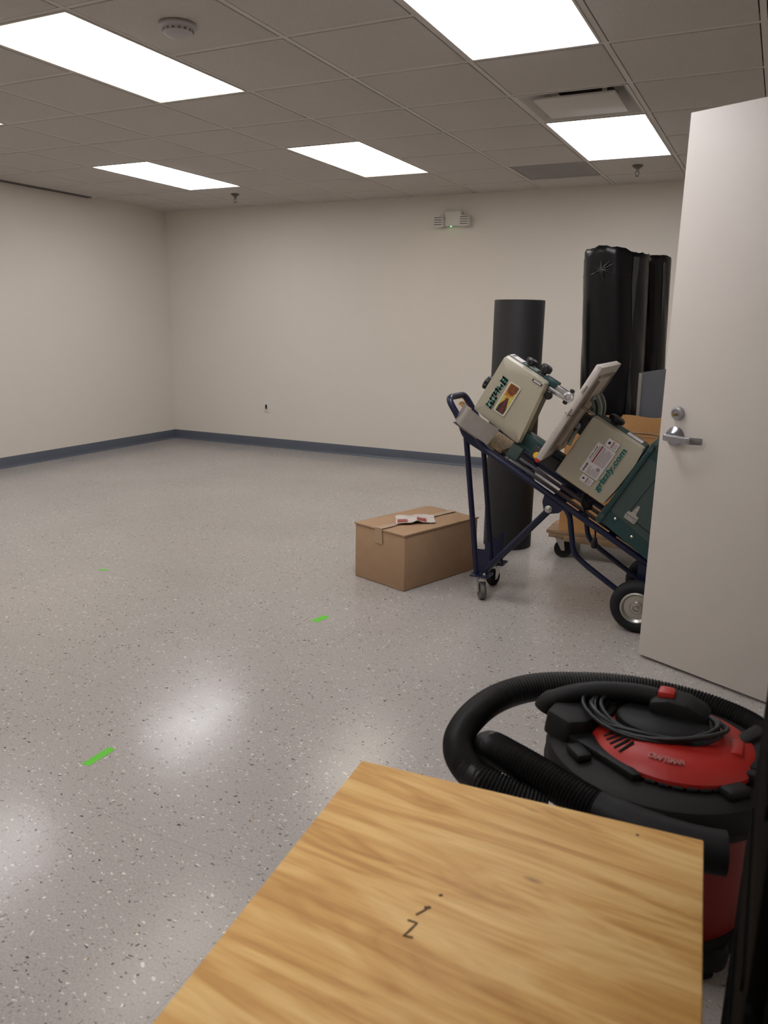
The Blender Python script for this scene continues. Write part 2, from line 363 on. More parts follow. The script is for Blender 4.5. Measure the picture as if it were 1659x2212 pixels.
def cove(name, p0, p1, nrm):
    p0, p1, n = Vector(p0), Vector(p1), Vector(nrm); prof = [(0.0, 0.0), (0.016, 0.0), (0.016, 0.0025), (0.009, 0.008), (0.0045, 0.018), (0.0035, 0.030), (0.0035, 0.098), (0.002, 0.1016), (0.0, 0.1016)]
    m = MB(); k = len(prof); vs = [p+n*a+V(0, 0, b) for p in (p0, p1) for a, b in prof]
    m.add(vs, [(i, (i+1) % k, k+(i+1) % k, k+i) for i in range(k)]+[tuple(range(k))[::-1], tuple(range(k, 2*k))]); struct(name, m, 'base_cove')
cove('baseboard_back', (WX, WY, 0), (RX, WY, 0), (0, -1, 0)); cove('baseboard_left', (WX, FY, 0), (WX, WY, 0), (1, 0, 0))
cove('baseboard_right', (RX, D1+0.07, 0), (RX, WY, 0), (-1, 0, 0)); cove('baseboard_front', (WX, FY, 0), (RX, FY, 0), (0, 1, 0))

# ---- suspended ceiling: slab above, tees, every tile its own piece
ceil = MB().bx((WX-0.12, FY-0.12, H+0.12), (RX+0.12, WY+0.12, H+0.2)).build('ceiling', 'plenum'); ceil['kind'] = 'structure'
NI0, NI1, NJ0 = -5, 6, -7
JW = (WY-Y0)/T
for i in range(NI0, NI1+1):
    MB().bx((X0+i*T-0.012, FY, H), (X0+i*T+0.012, WY, H+0.03)).build('main_tee', 'tee', ceil)
LIGHTS = [(c, r) for r in (-5, -1, 3) for c in (-3, 0, 3)]
ctm = MB().bx((0.012, -0.012, 0.0004), (T-0.012, 0.012, 0.028)).mesh('cross_tee'); ctm.materials.append(MATS['tee'])
for j in range(NJ0, 7):
    for i in range(NI0, NI1):
        if (i, j-1) in LIGHTS: continue          # the fixture spans this line
        o = bpy.data.objects.new('cross_tee', ctm); COL.objects.link(o); o.parent = ceil; o.location = (X0+i*T, Y0+j*T, H)
a = MB(); a.bx((WX, FY, H+0.0002), (WX+0.022, WY, H+0.02)); a.bx((RX-0.022, FY, H+0.0002), (RX, WY, H+0.02)); a.bx((WX, WY-0.022, H+0.0002), (RX, WY, H+0.02)); a.bx((WX, FY, H+0.0002), (RX, FY+0.022, H+0.02))
a.build('wall_angle', 'tee', ceil)
taken = {(c, r+k) for c, r in LIGHTS for k in (0, 1)} | {(3, 2), (2, 5)}
G = 0.0168
def tile_mesh(dx, dy):
    m = MB(); m.box((0, 0, 0.0045), (dx, dy, 0.016), bev=0.004); me = m.mesh('tile'); me.materials.append(MATS['ceiling_tile']); return me
tm = tile_mesh(T-2*G, T-2*G); tl = tile_mesh(T-2*G, (JW-6)*T-G-0.024)
for i in range(NI0, NI1):
    for j in range(NJ0, 7):
        if (i, j) in taken: continue
        o = bpy.data.objects.new('tile', tm if j < 6 else tl); COL.objects.link(o); o.parent = ceil
        yc = Y0+(j+0.5)*T if j < 6 else (Y0+6*T+G+WY-0.024)/2
        o.location = (X0+(i+0.5)*T, yc, H+0.001)

# ---- troffer lights
names = {(-3, -1): 'white troffer light cut off by the left edge of the photo', (0, -1): 'large warm-tinted troffer light at the upper left beside the smoke detector',
         (3, -1): 'large cool white troffer light cut off by the top edge, nearest the camera', (-3, 3): 'far left bright white troffer light nearest the room corner',
         (0, 3): 'warm-tinted troffer light in the middle of the far row', (3, 3): 'cool white troffer light beyond the square air diffuser'}
for c, r in LIGHTS:
    xa, xb, ya, yb = X0+c*T+0.013, X0+(c+1)*T-0.013, Y0+r*T+0.013, Y0+(r+2)*T-0.013
    lab = names.get((c, r), '%s troffer light behind the camera%s' % ({-3: 'left', 0: 'middle', 3: 'right'}[c], ', the row overhead by the front wall'))
    t = thing('ceiling_light', lab, 'ceiling light', ((xa+xb)/2, (ya+yb)/2, H), 'troffer lights in the ceiling grid')
    f = MB(); e = 0.010; z0, z1 = H-0.004, H+0.05
    f.bx((xa, ya, z0), (xa+e, yb, z1)); f.bx((xb-e, ya, z0), (xb, yb, z1)); f.bx((xa+e, ya, z0), (xb-e, ya+e, z1)); f.bx((xa+e, yb-e, z0), (xb-e, yb, z1)); f.bx((xa, ya, z1), (xb, yb, z1+0.01))
    f.build('frame', 'tee', t)
    MB().bx((xa+e, ya+e, H+0.0005), (xb-e, yb-e, H+0.006)).build('diffuser', 'panel_warm' if c == 0 else 'panel_cool', t)

# ---- square plaque air diffuser (col 3, row 2)
cx, cy = X0+3.5*T, Y0+2.5*T
t = thing('air_diffuser', 'square white ceiling air diffuser with a hanging face plate', 'air vent', (cx, cy, H))
def frustum(m, s0, z0, s1, z1):
    vs = [(cx+a*s0, cy+b*s0, z0) for a, b in ((-1, -1), (1, -1), (1, 1), (-1, 1))]+[(cx+a*s1, cy+b*s1, z1) for a, b in ((-1, -1), (1, -1), (1, 1), (-1, 1))]
    return m.add(vs, [(i, (i+1) % 4, 4+(i+1) % 4, 4+i) for i in range(4)])
m = MB(); h0 = T/2-0.014
frustum(m, h0, H-0.003, h0, H+0.012); frustum(m, h0, H-0.003, 0.278, H-0.003); frustum(m, 0.278, H-0.003, 0.20, H+0.075); frustum(m, 0.20, H+0.075, 0.15, H+0.085)
m.build('cone_frame', 'tee', t)
MB().bx((cx-0.2, cy-0.2, H+0.086), (cx+0.2, cy+0.2, H+0.09)).build('duct_opening', 'dark_void', t)
MB().box((cx, cy, H-0.004), (0.43, 0.41, 0.012), bev=0.004).build('face_plate', 'tee', t)
for a, b in ((-1, -1), (1, -1), (1, 1), (-1, 1)):
    MB().bx((cx+a*0.15-0.012, cy+b*0.15-0.004, H), (cx+a*0.15+0.012, cy+b*0.15+0.004, H+0.085)).build('bracket', 'tee', t)
# ---- grey perforated return panel (col 2, row 5)
xa, ya = X0+2*T+G, Y0+5*T+G; xb, yb = X0+3*T-G, Y0+6*T-G
t = thing('return_air_panel', 'dark grey perforated return air panel in the ceiling near the back wall', 'air vent', ((xa+xb)/2, (ya+yb)/2, H))
f = MB(); e = 0.014
for lo, hi in (((xa, ya), (xb, ya+e)), ((xa, yb-e), (xb, yb)), ((xa, ya+e), (xa+e, yb-e)), ((xb-e, ya+e), (xb, yb-e))): f.bx((*lo, H-0.002), (*hi, H+0.02))
f.build('panel_frame', 'return_grey', t)
g = MB(); nn = 26
for k in range(nn):
    yy = ya+e+(yb-ya-2*e)*(k+0.5)/nn; g.bx((xa+e, yy-0.006, H+0.001), (xb-e, yy+0.006, H+0.008))
for k in range(9):
    xx = xa+e+(xb-xa-2*e)*(k+0.5)/9; g.bx((xx-0.005, ya+e, H+0.002), (xx+0.005, yb-e, H+0.009))
go = g.build('grille', 'return_grey', t); MB().bx((xa+e, ya+e, H+0.0095), (xb-e, yb-e, H+0.012)).build('backing', 'return_grey', t)
# ---- sprinklers
for (x, y, lab) in ((-4.801, 6.48, 'small fire sprinkler below the ceiling beside the far left light'), (-1.107, 6.444, 'small fire sprinkler below the ceiling near the door top')):
    t = thing('fire_sprinkler', lab, 'sprinkler', (x, y, H), 'fire sprinklers')
    MB().lathe([(0.0, -0.004), (0.036, -0.004), (0.040, -0.007), (0.038, -0.012), (0.022, -0.024), (0.014, -0.03), (0, -0.03)], (x, y, H-0.003+0.004), (0, 0, 1)).build('escutcheon', 'dull_metal', t)
    b = MB(); b.cyl((x, y, H-0.028), (x, y, H-0.05), 0.011, 0.009); b.tube([(x-0.009, y, H-0.045), (x-0.014, y, H-0.06), (x-0.006, y, H-0.075), (x, y, H-0.078)], 0.003, 6); b.tube([(x+0.009, y, H-0.045), (x+0.014, y, H-0.06), (x+0.006, y, H-0.075), (x, y, H-0.078)], 0.003, 6)
    b.build('frame_arms', 'dull_metal', t)
    MB().lathe([(0, -0.078), (0.013, -0.078), (0.014, -0.081), (0, -0.083)], (x, y, H), (0, 0, 1)).build('deflector', 'dull_metal', t)
# ---- smoke detector
x, y = -2.345, 2.811
t = thing('smoke_detector', 'round white smoke detector on the ceiling by the upper left light', 'smoke detector', (x, y, H))
MB().lathe([(0.0, 0.0), (0.074, 0.0), (0.075, -0.008), (0.07, -0.016), (0, -0.016)], (x, y, H-0.007), (0, 0, 1), 40).build('base', 'detector_plastic', t)
c = MB().lathe([(0.0, -0.016), (0.063, -0.016), (0.06, -0.03), (0.05, -0.038), (0.03, -0.043), (0, -0.043)], (x, y, H-0.007), (0, 0, 1), 40).build('cap', 'detector_plastic', t)
s = MB()
for k in range(16):
    q = 2*PI*k/16; s.box((0, 0.0585, 0), (0.012, 0.008, 0.008), fn=lambda u, v, ww, q=q: V(x+u*math.cos(q)-v*math.sin(q), y+u*math.sin(q)+v*math.cos(q), H-0.031+ww))
s.build('vent_slots', 'grille', t)
# ---- linear slot along the left wall top
t = thing('linear_slot_diffuser', 'thin dark linear air slot where ceiling meets the left wall', 'air vent', (WX+0.03, 5.5, H))
f = MB(); f.bx((WX+0.001, 4.3, H-0.012), (WX+0.006, 6.13, H-0.0005)); f.bx((WX+0.05, 4.3, H-0.012), (WX+0.055, 6.13, H-0.0005)); f.bx((WX+0.001, 6.125, H-0.012), (WX+0.055, 6.13, H-0.0005)); f.build('slot_frame', 'grille', t)
MB().bx((WX+0.006, 4.3, H-0.006), (WX+0.05, 6.125, H-0.0005)).build('slot_opening', 'dark_void', t)
# ---- emergency light on the back wall
ex, ez = -2.865, 2.318
t = thing('emergency_light', 'white twin-head emergency light high on the back wall', 'emergency light', (ex, WY, ez))
MB().bx((ex-0.082, WY-0.055, ez-0.062), (ex+0.082, WY, ez+0.072), bev=0.01).build('housing', 'white_plastic', t)
for sg in (-1, 1):
    hx = ex+sg*0.128
    hd = MB().box((hx, WY-0.07, ez-0.022), (0.088, 0.08, 0.095), bev=0.014).build('lamp_head', 'white_plastic', t)
    g = MB()
    for a in range(4): g.bx((hx-0.036, WY-0.1125, ez-0.056+a*0.02), (hx+0.036, WY-0.110, ez-0.047+a*0.02))
    g.build('lens', 'grille', hd)
    MB().cyl((ex+sg*0.07, WY-0.04, ez-0.01), (hx-sg*0.03, WY-0.05, ez-0.02), 0.012).build('swivel', 'white_plastic', t)
MB().cyl((ex-0.022, WY-0.04, ez-0.060), (ex-0.022, WY-0.04, ez-0.066), 0.007).build('indicator_lamp', 'led_green', t)
# ---- outlet
t = thing('wall_outlet', 'small white wall outlet plate with a black plug on the back wall', 'outlet', (-5.022, WY, 0.447))
MB().bx((-5.058, WY-0.006, 0.389), (-4.986, WY, 0.505), bev=0.003).build('plate', 'white_plastic', t)
MB().bx((-5.040, WY-0.009, 0.413), (-5.004, WY-0.004, 0.481), bev=0.003).build('receptacle', 'white_plastic', t)
MB().prism(rrect(-5.030, 0.424, -5.014, 0.472, 0.007), 0, 0.012, lambda u, v, ww: V(u, WY-0.008-ww, v)).build('plug', 'dark_void', t)

# ================================================================== DOOR
DB = Vector((-0.392, 3.29, 0)); DE = Vector((0.9034, -0.4288, 0)).normalized(); DN = Vector((DE.y, -DE.x, 0))   # DN faces the camera
if DN.y > 0: DN = -DN
def dr(u, v, ww): return DB+DE*u+V(0, 0, v)+DN*ww           # along, up, out of face
t = MB().bx((0, 0.012, -0.045), (0.914, 2.133, 0), fn=dr, bev=0.002).build('door_1', 'door_paint'); t['kind'] = 'structure'
t['label'] = 'beige painted door standing open at the right'
MB().lathe([(0, 0), (0.0385, 0.0), (0.039, 0.006), (0.035, 0.011), (0.024, 0.02), (0.0165, 0.028), (0.0155, 0.05), (0, 0.05)], dr(0.070, 0.955, 0), DN, 36).build('rosette', 'satin_chrome', t)
lv = MB(); prof = [(0.052, 0.046), (0.054, 0.064), (0.064, 0.068), (0.148, 0.066), (0.166, 0.058), (0.203, 0.034), (0.201, 0.026), (0.164, 0.046), (0.146, 0.052), (0.064, 0.052)]
lv.prism(prof, 0.942, 0.968, lambda u, v, ww: dr(u, ww-0.03*(u-0.06), v), bev=0.004); lv.build('lever', 'satin_chrome', t)
db = MB().lathe([(0, 0), (0.026, 0.0), (0.0262, 0.012), (0.023, 0.017), (0.0165, 0.019), (0.016, 0.016), (0, 0.016)], dr(0.074, 1.047, 0), DN, 32).build('deadbolt', 'satin_chrome', t)
MB().bx((0.071, 1.037, 0.016), (0.073, 1.046, 0.042), fn=dr, bev=0.001).build('key', 'brass', db)
for z in (0.25, 1.06, 1.88): MB().cyl(dr(0.917, z-0.055, 0.004), dr(0.917, z+0.055, 0.004), 0.008, n=12).build('hinge', 'satin_chrome', t)
MB().bx((-0.0008, 0.93, -0.034), (0.0015, 1.0, -0.012), fn=dr).build('latch_plate', 'satin_chrome', t)

# ================================================================== CARDBOARD BOX
BN, BL = Vector((-1.62, 3.554, 0)), Vector((-1.975, 3.675, 0)); eu = (BL-BN).normalized(); ev = Vector((eu.y, -eu.x, 0))
if ev.y < 0: ev = -ev
BW = (BL-BN).length; BD = 0.60; BH = 0.304
def cb(u, v, ww): return BN+eu*u+ev*v+V(0, 0, ww)
t = thing('cardboard_box', 'closed brown cardboard box on the floor with a shipping pouch on top', 'box', BN)
MB().bx((0, 0, 0.001), (BW, BD, BH-0.006), fn=cb, bev=0.005).build('carton_body', 'cardboard', t)
def flap(v0, v1, u0, u1, nm):
    m = MB(); m.grid(lambda p, q: cb(u0+(u1-u0)*p, v0+(v1-v0)*q, BH+0.001+0.006*math.sin(PI*p)*(1-abs(2*q-1))+(0.003 if p in (0, 1) else 0)+0.0015*math.sin(31*q+3*p)), 6, 10)
    m.grid(lambda p, q: cb(u0+(u1-u0)*p, v0+(v1-v0)*q, BH-0.005), 6, 10)
    n = len(m.v)//2
    ring = [i*11 for i in range(7)]+[6*11+j for j in range(1, 11)]+[i*11+10 for i in range(5, -1, -1)]+[j for j in range(9, 0, -1)]
    m.f += [(ring[k], ring[(k+1) % len(ring)], n+ring[(k+1) % len(ring)], n+ring[k]) for k in range(len(ring))]
    return m.build(nm, 'cardboard', t)
flap(-0.004, BD+0.004, -0.003, BW*0.5-0.002, 'top_flap'); flap(-0.004, BD+0.004, BW*0.5+0.002, BW+0.003, 'top_flap')
tp = MB(); tp.grid(lambda p, q: cb(BW*0.5+(p-0.5)*0.05, -0.0065+(BD+0.013)*q, BH+0.0078+0.001*math.sin(40*q)*math.sin(9*p)), 4, 30)
tp.grid(lambda p, q: cb(BW*0.5+(p-0.5)*(0.05+0.01*q), -0.0062-0.001*math.sin(9*p), BH+0.0078-0.085*q), 4, 8); tp.build('packing_tape', 'box_tape', t)
def pouch_pt(p, q):
    # p runs along the envelope, q across it; a crumpled plastic envelope lying askew
    lift = 0.013*math.exp(-((p-0.52)/0.10)**2)*(1-0.5*q)+0.003*math.sin(9*p+4*q)*math.sin(5*q)+0.004*abs(math.sin(7*p))+0.003
    cu_, cv_ = 0.175-0.125*(p-0.5)+0.125*(q-0.5), 0.265+0.18*(p-0.5)+0.125*(q-0.5)
    return cb(cu_, cv_, BH+0.010+lift)
pm = MB(); pm.grid(pouch_pt, 24, 12); pm.grid(lambda p, q: pouch_pt(p, q)-V(0, 0, 0.002), 24, 12); po = pm.build('shipping_pouch', 'pouch', t)
for p0, p1 in ((0.04, 0.30), (0.54, 0.78)):
    MB().grid(lambda p, q: pouch_pt(p0+(p1-p0)*p, 0.06+0.40*q)+V(0, 0, 0.0012), 8, 6).build('red_print', 'pouch_red', po)

# ================================================================== FLOOR TAPE
for (x, y, L, wd_, ang, lab) in ((-1.811, 1.637, 0.115, 0.030, 1.56, 'green tape strip nearest the wooden table'), (-1.806, 3.015, 0.095, 0.036, 1.35, 'green tape strip in front of the cardboard box'), (-3.254, 3.079, 0.05, 0.022, 0.4, 'tiny green tape scrap farthest to the left')):
    ca, sa = math.cos(ang), math.sin(ang)
    poly = [(-L/2, -wd_/2), (-L/2+0.006, 0), (-L/2-0.003, wd_/2), (L/2-0.004, wd_/2), (L/2+0.004, 0.2*wd_), (L/2-0.003, -wd_/2)]
    MB().prism(poly, 0.0002, 0.0009, lambda u, v, ww: V(x+u*ca-v*sa, y+u*sa+v*ca, ww)).top('floor_tape', 'tape_green', lab, 'tape', 'green tape pieces on the floor', base=(x, y, 0))

# ================================================================== BLACK TUBE
t = thing('black_cardboard_tube', 'thick matt black tube standing on end behind the hand truck', 'tube', (-1.43, 4.72, 0))
lean = Vector((0, 0.006, 1)).normalized()
MB().lathe([(0.146, 0.0), (0.15, 0.002), (0.15, 1.512), (0.148, 1.515), (0.138, 1.515), (0.138, 0.0)], (-1.43, 4.72, 0), (0, 0, 1), 56).build('tube_wall', 'tube_black', t)
MB().lathe([(0.138, 0.004), (0.06, 0.003), (0.0, 0.003)], (-1.43, 4.72, 0), (0, 0, 1), 32).build('end_disc', 'tube_black', t)

# ================================================================== WOODEN DOLLY + CARTON + WRAPPED ROLLS
t = thing('wooden_dolly', 'worn wooden plank dolly on black casters under the tall carton', 'dolly', (-0.8, 4.85, 0))
DX0, DX1, DY0, DY1 = -1.135, -0.38, 4.555, 5.24
def q_(x, y): return x, y
for k in range(5):
    yy = DY0+0.004+k*(DY1-DY0)/5
    MB().bx((DX0+random.uniform(-0.012, 0.012), yy, 0.152), (DX1, yy+(DY1-DY0)/5-0.008, 0.174), bev=0.003).build('plank', 'dolly_wood', t)
for xx in (DX0+0.01, DX1-0.1): MB().bx((xx, DY0+0.003, 0.128), (xx+0.09, DY1, 0.1515), bev=0.003).build('plank', 'dolly_wood', t)
MB().bx((DX0+0.101, DY0+0.001, 0.112), (DX1-0.101, DY0+0.03, 0.1515), bev=0.003).build('plank', 'dolly_wood', t)
def caster(t, x, y, ztop, r, wth, swing, nm, mt_wheel, mt_fork):
    """a swivel caster: plate, fork, wheel (> hub)"""
    d = Vector((math.cos(swing), math.sin(swing), 0)); n = Vector((-d.y, d.x, 0)); c = Vector((x, y, 0))+d*r*0.45+V(0, 0, r)
    k = thing_part = MB(); k.lathe([(0, 0), (0.028, 0), (0.030, -0.004), (0.026, -0.014), (0, -0.014)], (x, y, ztop), (0, 0, 1), 20)
    for sg in (-1, 1):
        off = n*sg*(wth/2+0.004); pts = [Vector((x, y, ztop-0.012))-d*0.022, Vector((x, y, ztop-0.012))+d*0.026, c+d*0.010-V(0, 0, 0.008), c-d*0.010-V(0, 0, 0.008)]
        a = [p+off for p in pts]; b = [p+off+n*sg*0.0028 for p in pts]
        k.add(a+b, [(0, 1, 2, 3), (7, 6, 5, 4)]+[(i, (i+1) % 4, 4+(i+1) % 4, 4+i) for i in range(4)])
    k.cyl(c-n*(wth/2+0.010), c+n*(wth/2+0.010), 0.005, n=10)
    f = k.build(nm, mt_fork, t)
    h = wth/2; MB().lathe([(r*0.62, -h*0.9), (r*0.9, -h), (r*0.985, -h*0.55), (r, 0), (r*0.985, h*0.55), (r*0.9, h), (r*0.62, h*0.9), (r*0.62, -h*0.9)], c, n, 32).build('wheel', mt_wheel, f)
    MB().lathe([(0.0, -h*0.8), (r*0.3, -h*0.95), (r*0.35, -h*0.6), (r*0.62, -h*0.7), (r*0.62, h*0.7), (r*0.35, h*0.6), (r*0.3, h*0.95), (0, h*0.8)], c, n, 24).build('hub', 'grey_rubber' if mt_wheel != 'rubber' else 'rubber', f)
for (xx, yy, sw) in ((-1.065, 4.60, 0.2), (-0.46, 4.60, 0.5), (-1.065, 5.09, 2.7), (-0.46, 5.09, 1.0)): caster(t, xx, yy, 0.128 if yy > 4.7 else 0.1275, 0.055, 0.032, sw, 'caster', 'rubber', 'zinc')
t = thing('tall_carton', 'tall open amber cardboard carton standing on the wooden dolly', 'box', (-0.75, 4.86, 0.175))
CX0, CX1, CY0, CY1, CZ0, CZ1 = -1.062, -0.44, 4.572, 5.21, 0.175, 0.895
def wall_panel(p0, p1, n, nm='side_panel'):
    p0, p1, n = Vector(p0), Vector(p1), Vector(n); m = MB(); L = (p1-p0).length; nn = 40
    def zt(u): return CZ1+0.012*math.sin(5*u*L+p0.x*3)+0.006*math.sin(23*u*L)-(0.022 if 0.44 < u < 0.50 else 0)
    def buck(u, z): return 0.006*math.sin(9*z+4*u)*math.sin(PI*u)
    for o in (0.0, 0.006):
        m.grid(lambda a, b: p0+(p1-p0)*a+n*(o+buck(a, b))+V(0, 0, (zt(a)-CZ0)*b), nn, 10)
    k = (nn+1)*11; ring = [i*11 for i in range(nn+1)]+[nn*11+j for j in range(1, 11)]+[i*11+10 for i in range(nn-1, -1, -1)]+[j for j in range(9, 0, -1)]
    m.f += [(ring[i], ring[(i+1) % len(ring)], k+ring[(i+1) % len(ring)], k+ring[i]) for i in range(len(ring))]
    return m.build(nm, 'cardboard_amber', t)
fp = wall_panel((CX0, CY0, CZ0), (CX1, CY0, CZ0), (0, -1, 0)); wall_panel((CX0, CY1, CZ0), (CX1, CY1, CZ0), (0, 1, 0)); wall_panel((CX0, CY0, CZ0), (CX0, CY1, CZ0), (-1, 0, 0)); wall_panel((CX1, CY0, CZ0), (CX1, CY1, CZ0), (1, 0, 0))
MB().bx((CX0, CY0, CZ0), (CX1, CY1, CZ0+0.006)).build('bottom_panel', 'cardboard_amber', t)
for zz, th in ((0.806, 0.007), (0.786, 0.004)):
    tp = MB(); tp.grid(lambda a, b: V(CX0+(CX1-CX0)*a, CY0-0.0065-0.006*max(0, math.sin(9*0.87+4*a)*math.sin(PI*a))-0.0012, zz-0.02*a+(b-0.5)*th+0.003*math.sin(11*a)), 40, 1); tp.build('tape_band', 'tape_clear', t)
# rolls in black film
def wrapped_roll(cx, cy, r, z0, z1, seed, label, crumple, lean=0.0):
    rnd = random.Random(seed); t = thing('wrapped_roll', label, 'roll', (cx, cy, z0), 'rolls wrapped in black film'); ph = [rnd.uniform(0, 6.28) for _ in range(8)]
    def rad(a, z):
        h = (z-z0)/(z1-z0)
        return r*(1+0.010*math.sin(3*a+ph[0]+2*h)+0.006*math.sin(7*a+ph[1]+9*h)+0.004*math.sin(13*a+5*h+ph[2]))-0.004*abs(math.sin(2.5*a+7*h+ph[3]))**12
    def lx(z): return cx+lean*(z1-z)/(z1-z0)
    def top(a): return z1+crumple*(0.5*math.sin(a+ph[4])+0.22*math.sin(3*a+ph[5])+0.1*math.sin(9*a+ph[6])+0.06*math.sin(21*a))
    NA, NZ = 72, 46; m = MB(); vs = []; 
    for j in range(NZ+1):
        for i in range(NA):
            a = 2*PI*i/NA; z = z0+(top(a)-z0)*j/NZ; rr = rad(a, z); vs.append((lx(z)+rr*math.cos(a), cy+rr*math.sin(a), z))
    fs = [(j*NA+i, j*NA+(i+1) % NA, (j+1)*NA+(i+1) % NA, (j+1)*NA+i) for j in range(NZ) for i in range(NA)]
    for k, (f_, dz) in enumerate(((0.96, 0.006), (0.85, -0.004), (0.5, -0.012))):
        for i in range(NA):
            a = 2*PI*i/NA; vs.append((cx+r*f_*math.cos(a), cy+r*f_*math.sin(a), top(a)*(f_)+z1*(1-f_)+dz))
    b = (NZ)*NA
    for k in range(3): fs += [(b+k*NA+i, b+k*NA+(i+1) % NA, b+(k+1)*NA+(i+1) % NA, b+(k+1)*NA+i) for i in range(NA)]
    fs += [tuple(b+3*NA+i for i in range(NA)), tuple(range(NA))[::-1]]
    m.add(vs, fs); m.build('film_wrap', 'wrap_black', t, ang=60)
    # overlap edge of the film and a band of tape near the top
    for (a0, wdt) in ((-0.25+PI*1.5+1.05, 0.05), (PI*1.5-1.45, 0.045)):
        e = MB(); e.grid(lambda p, q: V(lx(z0+0.45+(z1-z0-0.48)*p)+(rad(a0, z0+(z1-z0)*p)+0.0035)*math.cos(a0+0.07*math.sin(3*p+seed)+wdt*(q-0.5)*(1+math.sin(8*p))*2), cy+(rad(a0, z0+(z1-z0)*p)+0.0035)*math.sin(a0+0.07*math.sin(3*p+seed)+wdt*(q-0.5)*(1+math.sin(8*p))*2), z0+0.45+(z1-z0-0.48)*p), 40, 3); e.build('film_seam', 'wrap_edge', t, ang=60)
    bnd = MB(); bnd.grid(lambda p, q: V(cx+(r*1.018)*math.cos(2*PI*p), cy+(r*1.018)*math.sin(2*PI*p), z1-0.13-0.012*math.sin(2*PI*p)+0.003*math.sin(14*PI*p)+0.002*q), 90, 1); bnd.build('film_edge', 'wrap_edge', t, ang=60)
    return t
r1 = wrapped_roll(-0.897, 4.80, 0.180, 0.182, 1.775, 3, 'large roll wrapped in shiny black plastic film, nearest of the pair', 0.04, 0.06)
# gathered star of film on the near roll
g = MB()
gc = V(-0.942, 4.80-0.1795, 1.675)
rnd = random.Random(5)
for k in range(16):
    a = 2*PI*k/16+rnd.uniform(-0.15, 0.15); L = rnd.uniform(0.02, 0.075)
    d = Vector((math.cos(a), 0, math.sin(a))); p1 = gc+d*L; p1.y = 4.80-math.sqrt(max(0.0, 0.180**2-(p1.x+0.897)**2))-0.001
    g.tube([gc+V(0, -0.006, 0), (gc+p1)/2+V(0, -0.006, 0), p1], [0.004, 0.003, 0.0008], 5)
g.build('film_gather', 'wrap_edge', r1, ang=80)
wrapped_roll(-0.748, 5.065, 0.115, 0.182, 1.765, 11, 'slimmer roll wrapped in black plastic film behind the large roll', 0.012, 0.06)
t = thing('plastic_sheet', 'stiff translucent grey plastic sheet leaning in the tall carton', 'sheet', (-0.6, 4.63, 0.182))
m = MB()
for o in (0.0, 0.003): m.grid(lambda a, b: V(-0.655+0.20*a-0.035*b*(1-a), 4.600+0.012*b+o+0.006*math.sin(6*a), 0.182+(0.94+0.045*a)*b), 12, 10)
m.build('sheet', 'sheet_grey', t); MB().grid(lambda a, b: V(-0.690+0.018*a+0.012*(1-b), 4.599+0.011*b, 0.55+0.57*b), 3, 6).build('folded_edge', 'galv', t)

# ================================================================== HAND TRUCK
PH = math.radians(29.7); SN, CS = math.sin(PH), math.cos(PH); OX, OZ = -0.9, 0.75
def W(a, y, b): return Vector((OX+a*SN-b*CS, y, OZ+a*CS+b*SN))      # a: across the machine, y: world depth, b: along its axis
YA, YB = 3.625, 3.955; YM = (YA+YB)/2
t = thing('hand_truck', 'dark blue convertible hand truck laid back on its casters', 'hand truck', (-0.85, YM, 0))
def tube_part(nm, pts, r, rad=0.04, mt='blue_paint', n=12, par=None): return MB().tube(fillet(pts, rad), r, n).build(nm, mt, par or t)
for y in (YA, YB):
    tube_part('side_rail', [W(-0.118, y, 0.365), W(-0.142, y, 0.305), W(-0.142, y, -0.93)], 0.0155, 0.03)
LA, LB = 3.665, 3.905
# bent handle: one bar
hp = [W(-0.155, LA, 0.40), W(-0.150, LA, 0.44), W(-0.10, LA, 0.505), W(-0.046, LA, 0.612), W(-0.046, LB, 0.612), W(-0.10, LB, 0.505), W(-0.150, LB, 0.44), W(-0.155, LB, 0.40)]
tube_part('handle', hp, 0.0165, 0.05)
for y in (LA, LB):
    p0 = W(-0.152, y, 0.43); tube_part('leg', [p0+V(0, 0, 0.03)+V(-0.004, 0, 0), V(-1.262, y, 0.132)], 0.0145, n=12)
for yl, yr in ((LA, YA), (LB, YB)):     # gusset joining leg head and rail
    pr = [W(-0.17, 0, 0.42), W(-0.165, 0, 0.30), W(-0.140, 0, 0.30), W(-0.125, 0, 0.43)]; y0, y1 = sorted((yl-0.003, yr+0.003)); y0 = (y0+y1)/2-0.004; y1 = y0+0.008
    a = [V(p.x, y0, p.z) for p in pr]; b = [V(p.x, y1, p.z) for p in pr]
    MB().add(a+b, [(0, 1, 2, 3), (7, 6, 5, 4)]+[(i, (i+1) % 4, 4+(i+1) % 4, 4+i) for i in range(4)]).build('gusset', 'blue_paint', t)
for y in (3.735, 3.845): MB().bx((-0.146, y-0.026, -0.9), (-0.140, y+0.026, 0.36), fn=W, bev=0.002).build('slat', 'blue_paint', t)
for b, hb in ((0.33, 0.03), (0.10, 0.016), (-0.122, 0.035), (-0.24, 0.012), (-0.42, 0.02), (-0.62, 0.02), (-0.86, 0.02)):
    MB().bx((-0.151, YA+0.012, b-hb), (-0.147, YB-0.012, b+hb), fn=W).build('cross_bar', 'blue_paint', t)
